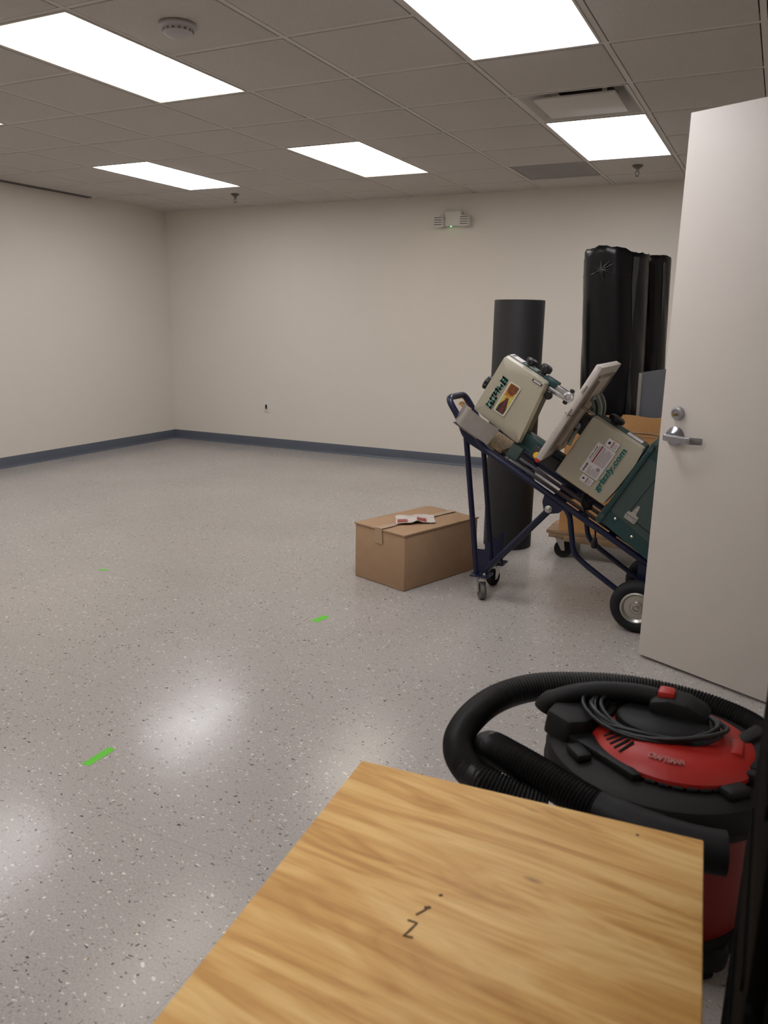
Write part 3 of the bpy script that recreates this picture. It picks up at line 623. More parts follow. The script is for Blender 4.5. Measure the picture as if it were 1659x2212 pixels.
for y, sg in ((YA, -1), (YB, 1)):        # pivot lug, washer, folding brace
    poly = [(-0.15, -0.06), (-0.15, -0.175), (-0.185, -0.165), (-0.215, -0.13), (-0.222, -0.114), (-0.215, -0.098), (-0.185, -0.07)]
    lug = MB().prism(poly, y-0.004+sg*0.012, y+0.004+sg*0.012, lambda u, v, ww: W(u, ww, v)).build('pivot_lug', 'blue_paint', t)
    c = W(-0.198, y+sg*0.016, -0.114)
    MB().lathe([(0, 0), (0.017, 0), (0.018, 0.003), (0.0125, 0.005), (0.011, 0.010), (0.006, 0.013), (0, 0.013)], c, (0, sg, 0), 20).build('pivot_bolt', 'zinc', lug)
    yl = LA if sg < 0 else LB
    MB().tube([W(-0.198, y+sg*0.002, -0.114), V(-1.215, yl+0.005, 0.155)], 0.0125, 12).build('brace', 'blue_paint', t)
    # upright bracket plate at the foot of each leg
    poly = [(-1.262, 0.135), (-1.200, 0.135), (-1.196, 0.30), (-1.222, 0.30), (-1.222, 0.262), (-1.268, 0.262)]
    MB().prism(poly, yl-0.006, yl-0.002, lambda u, v, ww: V(u, ww, v), bev=0.0).build('foot_bracket', 'blue_paint', t)
    MB().bx((-1.285, yl-0.045, 0.122), (-1.185, yl+0.045, 0.1315), bev=0.002).build('caster_plate', 'blue_paint', t)
    MB().lathe([(0, 0), (0.008, 0), (0.008, 0.005), (0.004, 0.012), (0, 0.012)], (-1.212, yl-0.022, 0.1318), (0, 0, 1), 12).build('bolt', 'zinc', t)
MB().tube([V(-1.218, LA, 0.145), V(-1.218, LB, 0.145)], 0.012, 10).build('foot_bar', 'blue_paint', t)
caster(t, -1.238, LA+0.005, 0.1215, 0.046, 0.028, -0.95, 'caster', 'grey_rubber', 'chrome')
caster(t, -1.238, LB+0.005, 0.1215, 0.046, 0.028, -1.9, 'caster', 'rubber', 'chrome')
for y in (YA+0.004, YB-0.004):           # rear bent stair glides down to the axle
    tube_part('rear_strut', [W(-0.15, y, -0.165), V(-0.800, y, 0.50), V(-0.770, y, 0.318), V(-0.715, y, 0.272), V(-0.50, y, 0.135), V(-0.45, y, 0.118)], 0.0135, 0.05)
    MB().bx((-0.47, y-0.004, 0.10), (-0.40, y+0.004, 0.36)).build('axle_bracket', 'blue_paint', t)
MB().cyl((-0.45, YA-0.075, 0.122), (-0.45, YB+0.075, 0.122), 0.009, n=14).build('axle', 'zinc', t)
for y, sg in ((YA-0.046, -1), (YB+0.046, 1)):
    c = V(-0.45, y, 0.1222); h = 0.038; R = 0.122
    w_ = MB().lathe([(0.070, -h*0.7), (0.080, -h*0.95), (0.098, -h), (0.112, -h*0.82), (0.1195, -h*0.45), (R, 0), (0.1195, h*0.45), (0.112, h*0.82), (0.098, h), (0.080, h*0.95), (0.070, h*0.7), (0.070, -h*0.7)], c, (0, sg, 0), 56).build('wheel', 'tyre', t)
    MB().lathe([(0.071, -h*0.8), (0.0735, h*0.86), (0.066, h*0.94), (0.061, h*0.78), (0.056, h*0.62), (0.032, h*0.66), (0.027, h*0.84), (0.016, h*0.88), (0.015, h*0.6), (0.009, h*0.6), (0.009, h*1.0), (0, h*1.0)], c, (0, sg, 0), 48).build('rim', 'zinc', w_)
    MB().lathe([(0.118, -h*0.3), (0.1226, -h*0.26), (0.1226, h*0.26), (0.118, h*0.3)], c, (0, sg, 0), 56).build('tread_band', 'rubber', w_)
MB().bx((-0.16, YA-0.05, -0.945), (0.16, YB+0.05, -0.935), fn=W, bev=0.002).build('toe_plate', 'blue_paint', t)

# ---- sheet metal tray with chipboard on the truck head
t = thing('sheet_metal_tray', 'bent bare sheet metal tray with chipboard resting on the hand truck head', 'metal tray', W(-0.13, YM, 0.40))
m = MB()
def trp(u, v, ww): return W(u, 3.604+ww, v)
m.grid(lambda p, q: trp(-0.110+0.100*q-0.004*math.sin(PI*p)*q, 0.302+0.162*p-0.010*q*(1-p), -0.004*math.sin(PI*p)), 14, 6)
m.grid(lambda p, q: trp(-0.110+0.100*q, 0.464+0.056*p, 0.018*p*p*3), 8, 6)
m.grid(lambda p, q: trp(-0.110+0.100*q-0.004*math.sin(PI*p)*q, 0.302+0.162*p-0.010*q*(1-p), 0.002-0.004*math.sin(PI*p)), 14, 6)
m.grid(lambda p, q: trp(-0.110+0.100*q, 0.464+0.056*p, 0.002+0.018*p*p*3), 8, 6)
m.build('front_panel', 'galv', t)
MB().bx((-0.1245, 3.63, 0.27), (-0.1225, 3.94, 0.515), fn=W).build('base_panel', 'galv', t)
MB().bx((-0.122, 3.655, 0.235), (-0.104, 3.90, 0.50), fn=W).build('chipboard', 'chipboard', t)
MB().bx((-0.100, 3.87, 0.535), (-0.084, 3.935, 0.605), fn=W, bev=0.002).build('wood_strip', 'pine', t)

# ================================================================== BANDSAW lying on the truck
YF = 3.63
t = thing('bandsaw', 'cream and green bandsaw on its stand lying tilted on the hand truck', 'bandsaw', W(-0.12, YM, -0.93))
def shell(poly, y0, y1, crown, inset):  # depth y0 -> y1
    """door cover: outline at the back, rounded over to a smaller crowned front"""
    m = MB(); n = len(poly); ca = sum(p[0] for p in poly)/n; cb_ = sum(p[1] for p in poly)/n; rings = []
    for k in range(5):
        th = k/4*PI/2; f = 1-inset*0.7-inset*0.3*(1-math.cos(th)) if k else 1.0; yy = y0-(y0-y1)*(0.72+0.28*math.sin(th)) if k else y0
        rings.append([(ca+(p[0]-ca)*f, yy, cb_+(p[1]-cb_)*f) for p in poly])
    for sfr in (0.66, 0.33): rings.append([(ca+(rings[4][i][0]-ca)*sfr, y1-crown*(1-sfr), cb_+(rings[4][i][2]-cb_)*sfr) for i in range(n)])
    vs = [W(a, y, b) for r in rings for a, y, b in r]+[W(ca, y1-crown, cb_)]
    fs = [(k*n+i, k*n+(i+1) % n, (k+1)*n+(i+1) % n, (k+1)*n+i) for k in range(len(rings)-1) for i in range(n)]
    L = len(rings)-1; fs += [(L*n+i, L*n+(i+1) % n, len(vs)-1) for i in range(n)]; fs.append(tuple(range(n))[::-1])
    return m.add(vs, fs)
def rpoly(pts, r, n=4):
    out = []; m = len(pts)
    for i in range(m):
        a, b, c = Vector(pts[i-1]), Vector(pts[i]), Vector(pts[(i+1) % m]); d1, d2 = (a-b).normalized(), (c-b).normalized(); k = min(r, (a-b).length*0.45, (c-b).length*0.45)
        for j in range(n+1):
            tt = j/n; p = (b+d1*k)*(1-tt)**2+b*2*tt*(1-tt)+(b+d2*k)*tt**2; out.append((p.x, p.y))
    return out
def curved(p0, p1, bulge, n=6):
    p0, p1 = Vector(p0), Vector(p1); d = p1-p0; nn = Vector((d.y, -d.x)).normalized()
    return [tuple(p0+d*(k/n)+nn*bulge*math.sin(PI*k/n)) for k in range(n)]
up_poly = [(0.292, 0.466), (-0.014, 0.466), (-0.032, 0.185)]+curved((-0.032, 0.178), (0.291, 0.225), 0.0)[1:]+[(0.291, 0.225)]
up_poly = rpoly([(0.292, 0.466), (-0.014, 0.466), (-0.033, 0.178), (0.291, 0.222)], 0.014)
lo_poly = rpoly([(0.283, -0.036), (-0.037, -0.034)]+[(-0.037, -0.306)]+[(0.06, -0.318), (0.20, -0.322)]+[(0.283, -0.312)], 0.014)
# rear housings, spine
def grow(poly, g):
    ca = sum(p[0] for p in poly)/len(poly); cb_ = sum(p[1] for p in poly)/len(poly); return [(ca+(p[0]-ca)*(1+g), cb_+(p[1]-cb_)*(1+g)) for p in poly]
MB().prism(grow(up_poly, 0.012), YF+0.053, YF+0.135, lambda u, v, ww: W(u, ww, v), bev=0.003).build('upper_housing', 'green', t)
MB().prism(grow(lo_poly, 0.012), YF+0.053, YF+0.15, lambda u, v, ww: W(u, ww, v), bev=0.003).build('lower_housing', 'green', t)
ud = shell(up_poly, YF+0.052, YF, 0.004, 0.045).build('upper_door', 'cream', t, ang=50)
ld = shell(lo_poly, YF+0.052, YF, 0.004, 0.03).build('lower_door', 'cream', t, ang=50)
MB().bx((-0.045, YF+0.05, -0.05), (0.028, YF+0.135, 0.20), fn=W, bev=0.004).build('column', 'green', t)
MB().bx((-0.048, YF+0.046, -0.03), (-0.030, YF+0.139, 0.19), fn=W, bev=0.002).build('column_flange', 'green', t)
MB().bx((-0.052, YF+0.028, -0.030), (0.010, YF+0.049, 0.115), fn=W, bev=0.003).build('switch_box', 'switch_plate', t)
for b in (0.178, -0.345):                # feet that rest on the rails, with bolt
    fo = MB().bx((-0.118 if b < 0 else -0.112, YF+0.012, b-0.030), (-0.038, YF+0.075, b+0.030), fn=W, bev=0.004).build('mount_foot', 'green_stand', t)
    MB().lathe([(0, 0), (0.010, 0), (0.010, 0.012), (0.006, 0.016), (0, 0.016)], W(-0.112, YF+0.03, b+0.016), W(-1, 0, 0)-W(0, 0, 0), 6).build('foot_bolt', 'zinc', fo)
def fc(off=0.0065):  # the crown stands about 4 mm proud  # frame on the door face: u right, v up, out
    return lambda u, v, o: W(u, YF-off-o, v)
# printing on the upper door
def block_digits(txt, u0, v0, w, h, fn, th, slant, pad):
    G_ = {'G': [(0, 0, th, 1), (0, 1-th, 1, 1), (0, 0, 1, th), (1-th, 0, 1, 0.56), (0.52, 0.56-th, 1, 0.56)], '0': [(0, 0, th, 1), (1-th, 0, 1, 1), (0, 1-th, 1, 1), (0, 0, 1, th)],
          '9': [(0, 0.40, th, 1), (0, 1-th, 1, 1), (1-th, 0, 1, 1), (0, 0.40, 1, 0.40+th*0.9)], '4': [(0, 0.26, th, 1), (0, 0.26, 1.0, 0.26+th), (1-th*1.25, 0, 1-th*0.25, 0.72)],
          '8': [(0, 0, th, 1), (1-th, 0, 1, 1), (0, 1-th, 1, 1), (0, 0, 1, th), (0, 0.5-th/2, 1, 0.5+th/2)]}
    m = MB(); cw = w/len(txt); gw = cw*0.80
    for k, ch in enumerate(txt):
        for (x0, y0, x1, y1) in G_[ch]:
            q = [(x0*gw-pad, y0*h-pad), (x1*gw+pad, y0*h-pad), (x1*gw+pad, y1*h+pad), (x0*gw-pad, y1*h+pad)]
            m.prism([(u0+k*cw+u+slant*v, v0+v) for u, v in q], 0, 0.0005, lambda u, v, ww: fn(u, v, ww))
    return m
block_digits('G0948', 0.042, 0.386, 0.166, 0.030, fc(0.0060), 0.27, 0.14, 0.0016).build('lettering_backing', 'print_back', ud)
block_digits('G0948', 0.042, 0.386, 0.166, 0.030, fc(0.0067), 0.27, 0.14, 0.0).build('lettering', 'green_print', ud)
st = MB().prism(rrect(0.045, 0.310, 0.206, 0.373, 0.010), 0, 0.0010, lambda u, v, ww: fc(0.0062)(u, v, ww)).build('picture_sticker', 'label_white', ud)
def patch(par, nm, mt, poly, off=0.0074): return MB().prism(poly, 0, 0.0004, lambda u, v, ww: fc(off)(u, v, ww)).build(nm, mt, par)
patch(st, 'print_field', 'print_yellow', rrect(0.050, 0.3155, 0.201, 0.3675, 0.006))
patch(st, 'print_field', 'print_dark', [(0.051, 0.320), (0.051, 0.362), (0.085, 0.362), (0.118, 0.348), (0.135, 0.336), (0.075, 0.318)], 0.0079)
patch(st, 'print_field', 'print_orange', [(0.136, 0.364), (0.199, 0.366), (0.200, 0.330), (0.150, 0.322), (0.138, 0.335)], 0.0079)
patch(st, 'print_field', 'print_brown', [(0.150, 0.352), (0.160, 0.362), (0.198, 0.362), (0.1995, 0.318), (0.170, 0.317), (0.150, 0.330)], 0.0084)
p = MB(); text_into(p, 'Grizzly', 0.056, 0.326, 0.082, 0.016, lambda u, v, o: fc(0.0085)(u, v+0.14*(u-0.056), o), bold=0.03, shear=0.2); p.build('lettering', 'print_maroon', st)
lg = MB().prism(rrect(0.262, 0.235, 0.274, 0.288, 0.002), 0, 0.0008, lambda u, v, ww: fc(0.004)(u, v, ww)).build('gauge_window', 'print_black', ud)
MB().prism(rrect(0.2645, 0.241, 0.2715, 0.282, 0.003), 0, 0.0004, lambda u, v, ww: fc(0.0049)(u, v, ww)).build('gauge_strip', 'label_white', lg)
# printing on the lower door
p = MB(); text_into(p, 'grizzly.com', -0.002, -0.2645, 0.239, 0.0395, fc(0.0056), bold=0.05, shear=0.12); p.build('lettering_backing', 'print_back', ld)
p = MB(); text_into(p, 'grizzly.com', 0.0, -0.2625, 0.235, 0.0355, fc(0.0063), bold=0.036, shear=0.12); p.build('lettering', 'green_print', ld)
lab = MB().prism(rrect(0.042, -0.220, 0.198, -0.126, 0.003), 0, 0.0006, lambda u, v, ww: fc(0.0064)(u, v, ww)).build('warning_label', 'label_white', ld)
patch(lab, 'red_bar', 'print_red', rrect(0.102, -0.158, 0.192, -0.1515, 0.0005), 0.0072)
p = MB(); text_into(p, 'Grizzly', 0.047, -0.1475, 0.046, 0.0125, fc(0.0072), bold=0.04, shear=0.3); p.build('lettering', 'print_black', lab)
p = MB(); text_into(p, 'MODEL G0948', 0.112, -0.1385, 0.066, 0.0055, fc(0.0072), bold=0.03); text_into(p, '10" 2 HP BANDSAW', 0.104, -0.1475, 0.082, 0.0045, fc(0.0072), bold=0.02); p.build('lettering', 'print_black', lab)
pr = MB(); rnd = random.Random(2)
for k in range(9):
    v = -0.164-k*0.0058; pr.prism([(0.104, v-0.0015), (0.104+rnd.uniform(0.06, 0.088), v-0.0015), (0.19, v+0.0015), (0.104, v+0.0015)], 0, 0.0003, lambda u, v_, ww: fc(0.0072)(u, v_, ww))
for k in range(10):
    v = -0.158-k*0.0056; L = rnd.uniform(0.02, 0.05); pr.prism([(0.047, v-0.0012), (0.047+L, v-0.0012), (0.047+L, v+0.0012), (0.047, v+0.0012)], 0, 0.0003, lambda u, v_, ww: fc(0.0072)(u, v_, ww))
pr.build('fine_print', 'print_grey', lab)
patch(lab, 'print_mark', 'print_grey', rrect(0.080, -0.206, 0.096, -0.190, 0.004), 0.0073)
for (u0, v0, u1, v1) in ((0.201, -0.2145, 0.240, -0.156), (0.002, -0.211, 0.036, -0.150)):
    la = MB().prism(rrect(u0, v0, u1, v1, 0.003), 0, 0.0006, lambda u, v, ww: fc(0.0062)(u, v, ww)).build('hazard_label', 'label_white', ld)
    vm = (v0+v1)/2; patch(la, 'red_bar', 'print_red', rrect(u0+0.003, vm-0.003, u1-0.003, vm+0.001, 0.0004), 0.0071)
    patch(la, 'pictogram', 'print_black', [(u0+0.012, v1-0.012), (u0+0.018, v1-0.007), (u1-0.01, v1-0.014), (u1-0.016, v1-0.019), (u0+0.016, v1-0.02)], 0.0071)
    pr = MB()
    for k in range(4): v = vm-0.007-k*0.005; pr.prism([(u0+0.004, v-0.001), (u1-0.006-0.004*(k % 2), v-0.001), (u1-0.006-0.004*(k % 2), v+0.001), (u0+0.004, v+0.001)], 0, 0.0003, lambda u, v_, ww: fc(0.0071)(u, v_, ww))
    pr.build('fine_print', 'print_grey', la)
# knobs on the upper housing
def knob(c, ax, r, h, nm='knob', mt='black_plastic', par=None):
    m = MB(); ax = Vector(ax).normalized(); c = Vector(c); m.lathe([(0, 0), (r*0.55, 0), (r*0.55, h*0.25), (r*0.94, h*0.3), (r, h*0.42), (r, h*0.86), (r*0.85, h), (r*0.3, h), (r*0.28, h*0.93), (0, h*0.93)], c, ax, 24)
    e1 = (Vector((0, 1, 0))-ax*ax.y).normalized(); e2 = ax.cross(e1)
    for k in range(9):
        a = 2*PI*k/9; d = e1*math.cos(a)+e2*math.sin(a); m.tube([c+ax*h*0.34+d*r*0.97, c+ax*h*0.86+d*r*0.97], r*0.13, 6)
    return m.build(nm, mt, par or t)
AX = W(1, 0, 0)-W(0, 0, 0); BX = W(0, 0, 1)-W(0, 0, 0)
knob(W(0.12, YF+0.075, 0.468), BX, 0.033, 0.03, 'tension_knob')
knob(W(0.298, YF+0.085, 0.355), AX, 0.027, 0.032, 'tracking_knob')
MB().bx((0.292, YF+0.06, 0.300), (0.302, YF+0.11, 0.345), fn=W, bev=0.002).build('bracket_plate', 'trunnion', t)
knob(W(0.298, YF+0.085, 0.278), AX, 0.027, 0.046, 'guide_knob')
MB().bx((0.2945, YF+0.05, 0.385), (0.2975, YF+0.118, 0.455), fn=W).build('side_label', 'label_white', t)
MB().bx((0.2945, YF+0.055, 0.435), (0.298, YF+0.112, 0.447), fn=W).build('side_label_print', 'print_black', t)
MB().bx((0.278, YF+0.045, 0.185), (0.304, YF+0.12, 0.26), fn=W, bev=0.003).build('guide_bracket', 'green', t)
knob(W(0.238, YF+0.05, 0.192), (0, -1, 0), 0.020, 0.02, 'lock_knob')
gp = MB(); 
for a in (0.262, 0.288): gp.bx((a-0.010, YF+0.058, 0.098), (a+0.010, YF+0.085, 0.24), fn=W, bev=0.002)
gp.build('guide_post', 'alu', t)
gd = MB(); gd.lathe([(0, 0), (0.021, 0), (0.023, 0.004), (0.023, 0.02), (0.014, 0.024), (0.012, 0.018), (0.006, 0.018), (0.006, 0.026), (0, 0.026)], W(0.280, YF+0.068, 0.112), (0, -1, 0), 24); gd.build('guide_bearing', 'alu', t)
for da in (0.020, -0.020): knob(W(0.280+da, YF+0.058, 0.112), AX*(1 if da > 0 else -1), 0.011, 0.018, 'thumb_screw')
MB().bx((0.268, YF+0.0695, -0.05), (0.281, YF+0.0705, 0.20), fn=W).build('blade', 'zinc', t)
# table
TY0, TY1 = 3.475, 3.93
tb = MB().bx((0.011, TY0, 0.024), (0.501, TY1, 0.053), fn=W, bev=0.002).build('saw_table', 'cast_iron', t)
rb = MB()
rb.bx((0.06, TY0+0.05, 0.018), (0.46, TY0+0.065, 0.0245), fn=W); rb.bx((0.06, TY1-0.065, 0.018), (0.46, TY1-0.05, 0.0245), fn=W); rb.bx((0.445, TY0+0.065, 0.018), (0.46, TY1-0.065, 0.0245), fn=W)
rb.bx((0.06, TY0+0.11, 0.016), (0.43, TY0+0.125, 0.0245), fn=W)
rb.build('table_ribs', 'cast_raw', tb)
MB().bx((0.100, TY0+0.055, -0.006), (0.30, TY0+0.12, 0.0235), fn=W, bev=0.006).build('table_boss', 'cast_raw', tb)
MB().bx((0.2535, TY0-0.0008, 0.0235), (0.2565, TY0+0.20, 0.0535), fn=W).build('table_slot', 'dark_void', tb)
for a in (0.375, 0.255): MB().bx((a-0.006, TY0-0.012, 0.036), (a+0.03, TY0-0.0008, 0.046), fn=W, bev=0.002).build('rail_stop', 'cast_iron', tb)
for yy in (3.71, 3.80):          # slotted trunnion arcs under the table
    q = [math.radians(-22-k*11) for k in range(13)]; ring = lambda r: [(0.25+r*math.cos(x_), 0.05+r*math.sin(x_)) for x_ in q]
    tr = MB().prism(ring(0.112)+ring(0.096)[::-1], yy, yy+0.026, lambda u, v, ww: W(u, ww, v)).build('trunnion', 'trunnion', t)
    MB().prism(ring(0.086)+ring(0.072)[::-1], yy, yy+0.026, lambda u, v, ww: W(u, ww, v)).build('trunnion_inner', 'trunnion', tr)
    MB().prism(ring(0.0955)+ring(0.0865)[::-1], yy+0.006, yy+0.020, lambda u, v, ww: W(u, ww, v)).build('trunnion_web', 'switch_plate', tr)
    knob(W(0.336, yy, 0.012), (0, -1, 0), 0.010, 0.008, 'clamp_bolt', 'satin_chrome', tr)
MB().bx((0.17, TY0+0.17, -0.045), (0.25, TY0+0.30, 0.0235), fn=W, bev=0.004).build('trunnion_block', 'switch_plate', t)
knob(W(0.205, TY0+0.165, -0.005), (0, -1, 0), 0.016, 0.02, 'tilt_knob', 'satin_chrome')
MB().tube([W(0.12, TY0+0.10, -0.028), W(0.17, TY0+0.12, -0.018), W(0.20, TY0+0.18, -0.01)], 0.009, 8).build('tilt_lever', 'trunnion', t)
es = MB().lathe([(0, 0), (0.015, 0), (0.015, 0.010), (0, 0.012)], W(0.004, 3.545, 0.064), (0, -1, 0), 20).build('stop_switch', 'yellow_plastic', t)
MB().lathe([(0, 0), (0.014, 0), (0.014, 0.012), (0.010, 0.016), (0, 0.016)], W(-0.004, 3.534, 0.046), (0, -1, 0), 20).build('stop_button', 'red_plastic', es)
MB().tube([W(0.0, 3.545, 0.068), W(-0.02, YF+0.04, 0.05)], 0.010, 8).build('switch_arm', 'yellow_plastic', es)
# lower housing side
knob(W(0.289, YF+0.085, -0.128), AX, 0.036, 0.034, 'door_knob')
MB().bx((0.2855, YF+0.055, -0.285), (0.288, YF+0.115, -0.205), fn=W).build('side_label', 'label_white', t)
# stand: top plate, tapered panels, door with hinges
YS = 3.612; YSB = 3.945
MB().bx((-0.110, YS-0.004, -0.346), (0.325, YSB+0.004, -0.322), fn=W, bev=0.003).build('stand_top', 'green', t)
tp_, bt_ = -0.346, -0.93
def stq(pa, pb, y0, y1, grow_y=0.03):
    """tapered stand panel between (a) limits at the top and the bottom, on the front plane"""
    return pa, pb
sta = [(-0.100, tp_), (0.315, tp_), (0.365, bt_), (-0.150, bt_)]
m = MB(); vs = []
for (y, g) in ((YS+0.006, -1), (YSB-0.006, 1)):
    for (a, b) in sta: vs.append(W(a, y+g*(0.03 if b == bt_ else 0.0), b))
m.add(vs, [(0, 1, 2, 3), (7, 6, 5, 4)]+[(i, (i+1) % 4, 4+(i+1) % 4, 4+i) for i in range(4)]); m.build('stand_panel', 'green_stand', t)
def sf(a, b, o): return W(a, YS+0.006-0.03*(b-tp_)/(bt_-tp_)-o, b)        # stand front face
def strip(poly, h, nm, mt, par): return MB().prism(poly, 0.0, h, lambda u, v, ww: sf(u, v, ww)).build(nm, mt, par)
strip([(-0.1005, tp_), (-0.036, tp_), (-0.086, bt_), (-0.1505, bt_)], 0.003, 'stand_leg', 'green', t)
strip([(0.315, tp_), (0.262, tp_), (0.312, bt_), (0.365, bt_)], 0.003, 'stand_leg', 'green', t)
MB().prism([(-0.100, tp_+0.024), (0.315, tp_+0.024), (0.315, tp_), (-0.10, tp_)], 0, 0.004, lambda u, v, ww: W(u, YS+0.002-ww, v)).build('stand_apron', 'green', t)
dd = strip([(-0.003, -0.422), (0.232, -0.43), (0.27, -0.88), (-0.036, -0.88)], 0.004, 'stand_door', 'green_stand', t)
strip([(-0.006, -0.4195), (0.235, -0.4275), (0.232, -0.4305), (-0.003, -0.4225)], 0.0044, 'door_gap', 'dark_void', dd)
strip([(-0.006, -0.4195), (-0.003, -0.4225), (-0.036, -0.88), (-0.039, -0.88)], 0.0044, 'door_gap', 'dark_void', dd)
for b in (-0.442, -0.80):
    hg = strip([(-0.003, b-0.030), (0.016, b-0.026), (0.0165, b-0.012), (0.058, b-0.006), (0.062, b), (0.058, b+0.006), (0.0165, b+0.012), (0.016, b+0.026), (-0.003, b+0.030), (-0.022, b+0.027), (-0.022, b-0.027)], 0.0062, 'strap_hinge', 'zinc', dd)
    m = MB(); m.tube([sf(-0.003, b-0.028, 0.007), sf(-0.003, b+0.028, 0.007)], 0.0045, 8)
    for (u, v) in ((0.052, 0), (0.026, 0.005), (0.026, -0.005), (-0.013, 0.018), (-0.013, -0.018)): m.lathe([(0.0035, 0), (0.003, 0.0016), (0, 0.002)], sf(u, b+v, 0.0062), sf(0, 0, 1)-sf(0, 0, 0), 8)
    m.build('hinge_pin', 'satin_chrome', hg)
for (a, b) in ((-0.052, -0.390), (-0.076, -0.496), (-0.10, -0.70), (-0.115, -0.88)):
    MB().lathe([(0, 0), (0.0075, 0), (0.0075, 0.003), (0.004, 0.006), (0, 0.006)], sf(a, b, 0.003), (0, -1, 0), 14).build('stand_bolt', 'chrome', t)
MB().lathe([(0, 0), (0.011, 0), (0.010, 0.004), (0, 0.005)], W(0.298, YS-0.004, -0.334), (0, -1, 0), 14).build('stand_bolt', 'green_stand', t)
MB().lathe([(0, 0), (0.011, 0), (0.010, 0.004), (0, 0.005)], W(-0.075, YS-0.004, -0.334), (0, -1, 0), 14).build('stand_bolt', 'green_stand', t)
# power cord bundle hanging by the rails
cd = MB(); rnd = random.Random(9)
for k in range(5):
    dx = k*0.004; cd.tube(smooth_path([W(-0.06, 3.70+dx, -0.20-dx), W(-0.10, 3.69, -0.215-0.01*k), W(-0.118, 3.70+dx, -0.24), W(-0.11, 3.72, -0.27+0.006*k), W(-0.075, 3.71+dx, -0.25)], 6), 0.004, 6)
cd.tube(smooth_path([W(-0.118, 3.70, -0.24), W(-0.18, 3.72, -0.30), V(-0.70, 3.74, 0.42), V(-0.695, 3.745, 0.37)], 6), 0.0045, 6)
pc = cd.build('power_cord', 'cord', t)
pl = MB(); pl.lathe([(0, 0), (0.008, 0), (0.015, -0.02), (0.016, -0.045), (0.010, -0.052), (0, -0.052)], (-0.695, 3.745, 0.375), (0.06, 0, 1), 14); pl.build('cord_plug', 'cord', t)

# ================================================================== WOODEN TABLE (foreground)
TZ = 0.60
MARKS = [[(0.231, 0.301), (0.2255, 0.312), (0.219, 0.3225)], [(0.2245, 0.305), (0.233, 0.303)], [(0.212, 0.336), (0.225, 0.3365), (0.221, 0.350), (0.2165, 0.364), (0.2285, 0.3625)], [(0.479, 0.0275), (0.4825, 0.0285)], [(0.236, 0.276), (0.240, 0.273)]]
TA = Vector((-0.592, 1.133, 0)); TBk = Vector((-0.017, 1.178, 0)); tu = (TBk-TA).normalized(); tv = Vector((tu.y, -tu.x, 0)); TWd = (TBk-TA).length
if tv.y > 0: tv = -tv
def tf(u, v, z): return TA+tu*u+tv*v+V(0, 0, z)
t = thing('wooden_table', 'low plywood topped table in the foreground with worn grain', 'table', tf(TWd/2, 0.38, 0))
top_ = MB().bx((0, 0, TZ-0.024), (TWd, 0.78, TZ), fn=tf, bev=0.002).build('table_top', 'table_wood', t)
for k in range(2): MB().bx((-0.0006, -0.0006, TZ-0.018+0.008*k), (TWd+0.0006, 0.7806, TZ-0.014+0.008*k), fn=tf).build('ply_layer', 'table_edge', top_)
for seg in MARKS: MB().tube([tf(u, v, TZ+0.0002) for u, v in seg], 0.0017, 5).build('pen_mark', 'pen_ink', top_)
for (u, v) in ((0.03, 0.03), (TWd-0.08, 0.03), (0.03, 0.70), (TWd-0.08, 0.70)): MB().bx((u, v, 0), (u+0.05, v+0.05, TZ-0.0245), fn=tf, bev=0.003).build('leg', 'table_edge', t)
for (u0, v0, u1, v1) in ((0.081, 0.045, TWd-0.081, 0.065), (0.081, 0.715, TWd-0.081, 0.735), (0.045, 0.081, 0.065, 0.699), (TWd-0.065, 0.081, TWd-0.045, 0.699)): MB().bx((u0, v0, TZ-0.11), (u1, v1, TZ-0.0245), fn=tf).build('apron', 'table_edge', t)

# ================================================================== BLACK CABINET at the right edge
CXL = 0.0392; t = thing('black_tool_cabinet', 'black metal tool cabinet cut off by the right edge of the photo', 'cabinet', (0.24, 0.87, 0))
MB().bx((CXL+0.016, 0.64, 0.06), (0.455, 1.12, 0.985), bev=0.004).build('cabinet_body', 'cabinet_black', t)
MB().bx((CXL+0.03, 0.66, 0.0), (0.445, 1.105, 0.0595)).build('plinth', 'cabinet_black', t)
MB().bx((CXL+0.001, 0.63, 0.9855), (0.46, 1.12, 1.005), bev=0.003).build('cabinet_top', 'cabinet_black', t)
for k in range(5):
    z = 0.07+k*0.182; d = MB().bx((CXL, 0.65, z), (CXL+0.0155, 1.119, z+0.174), bev=0.003).build('drawer', 'cabinet_black', t)
    MB().bx((CXL-0.003, 0.70, z+0.15), (CXL, 1.00, z+0.165), bev=0.001).build('pull', 'cabinet_black', d)

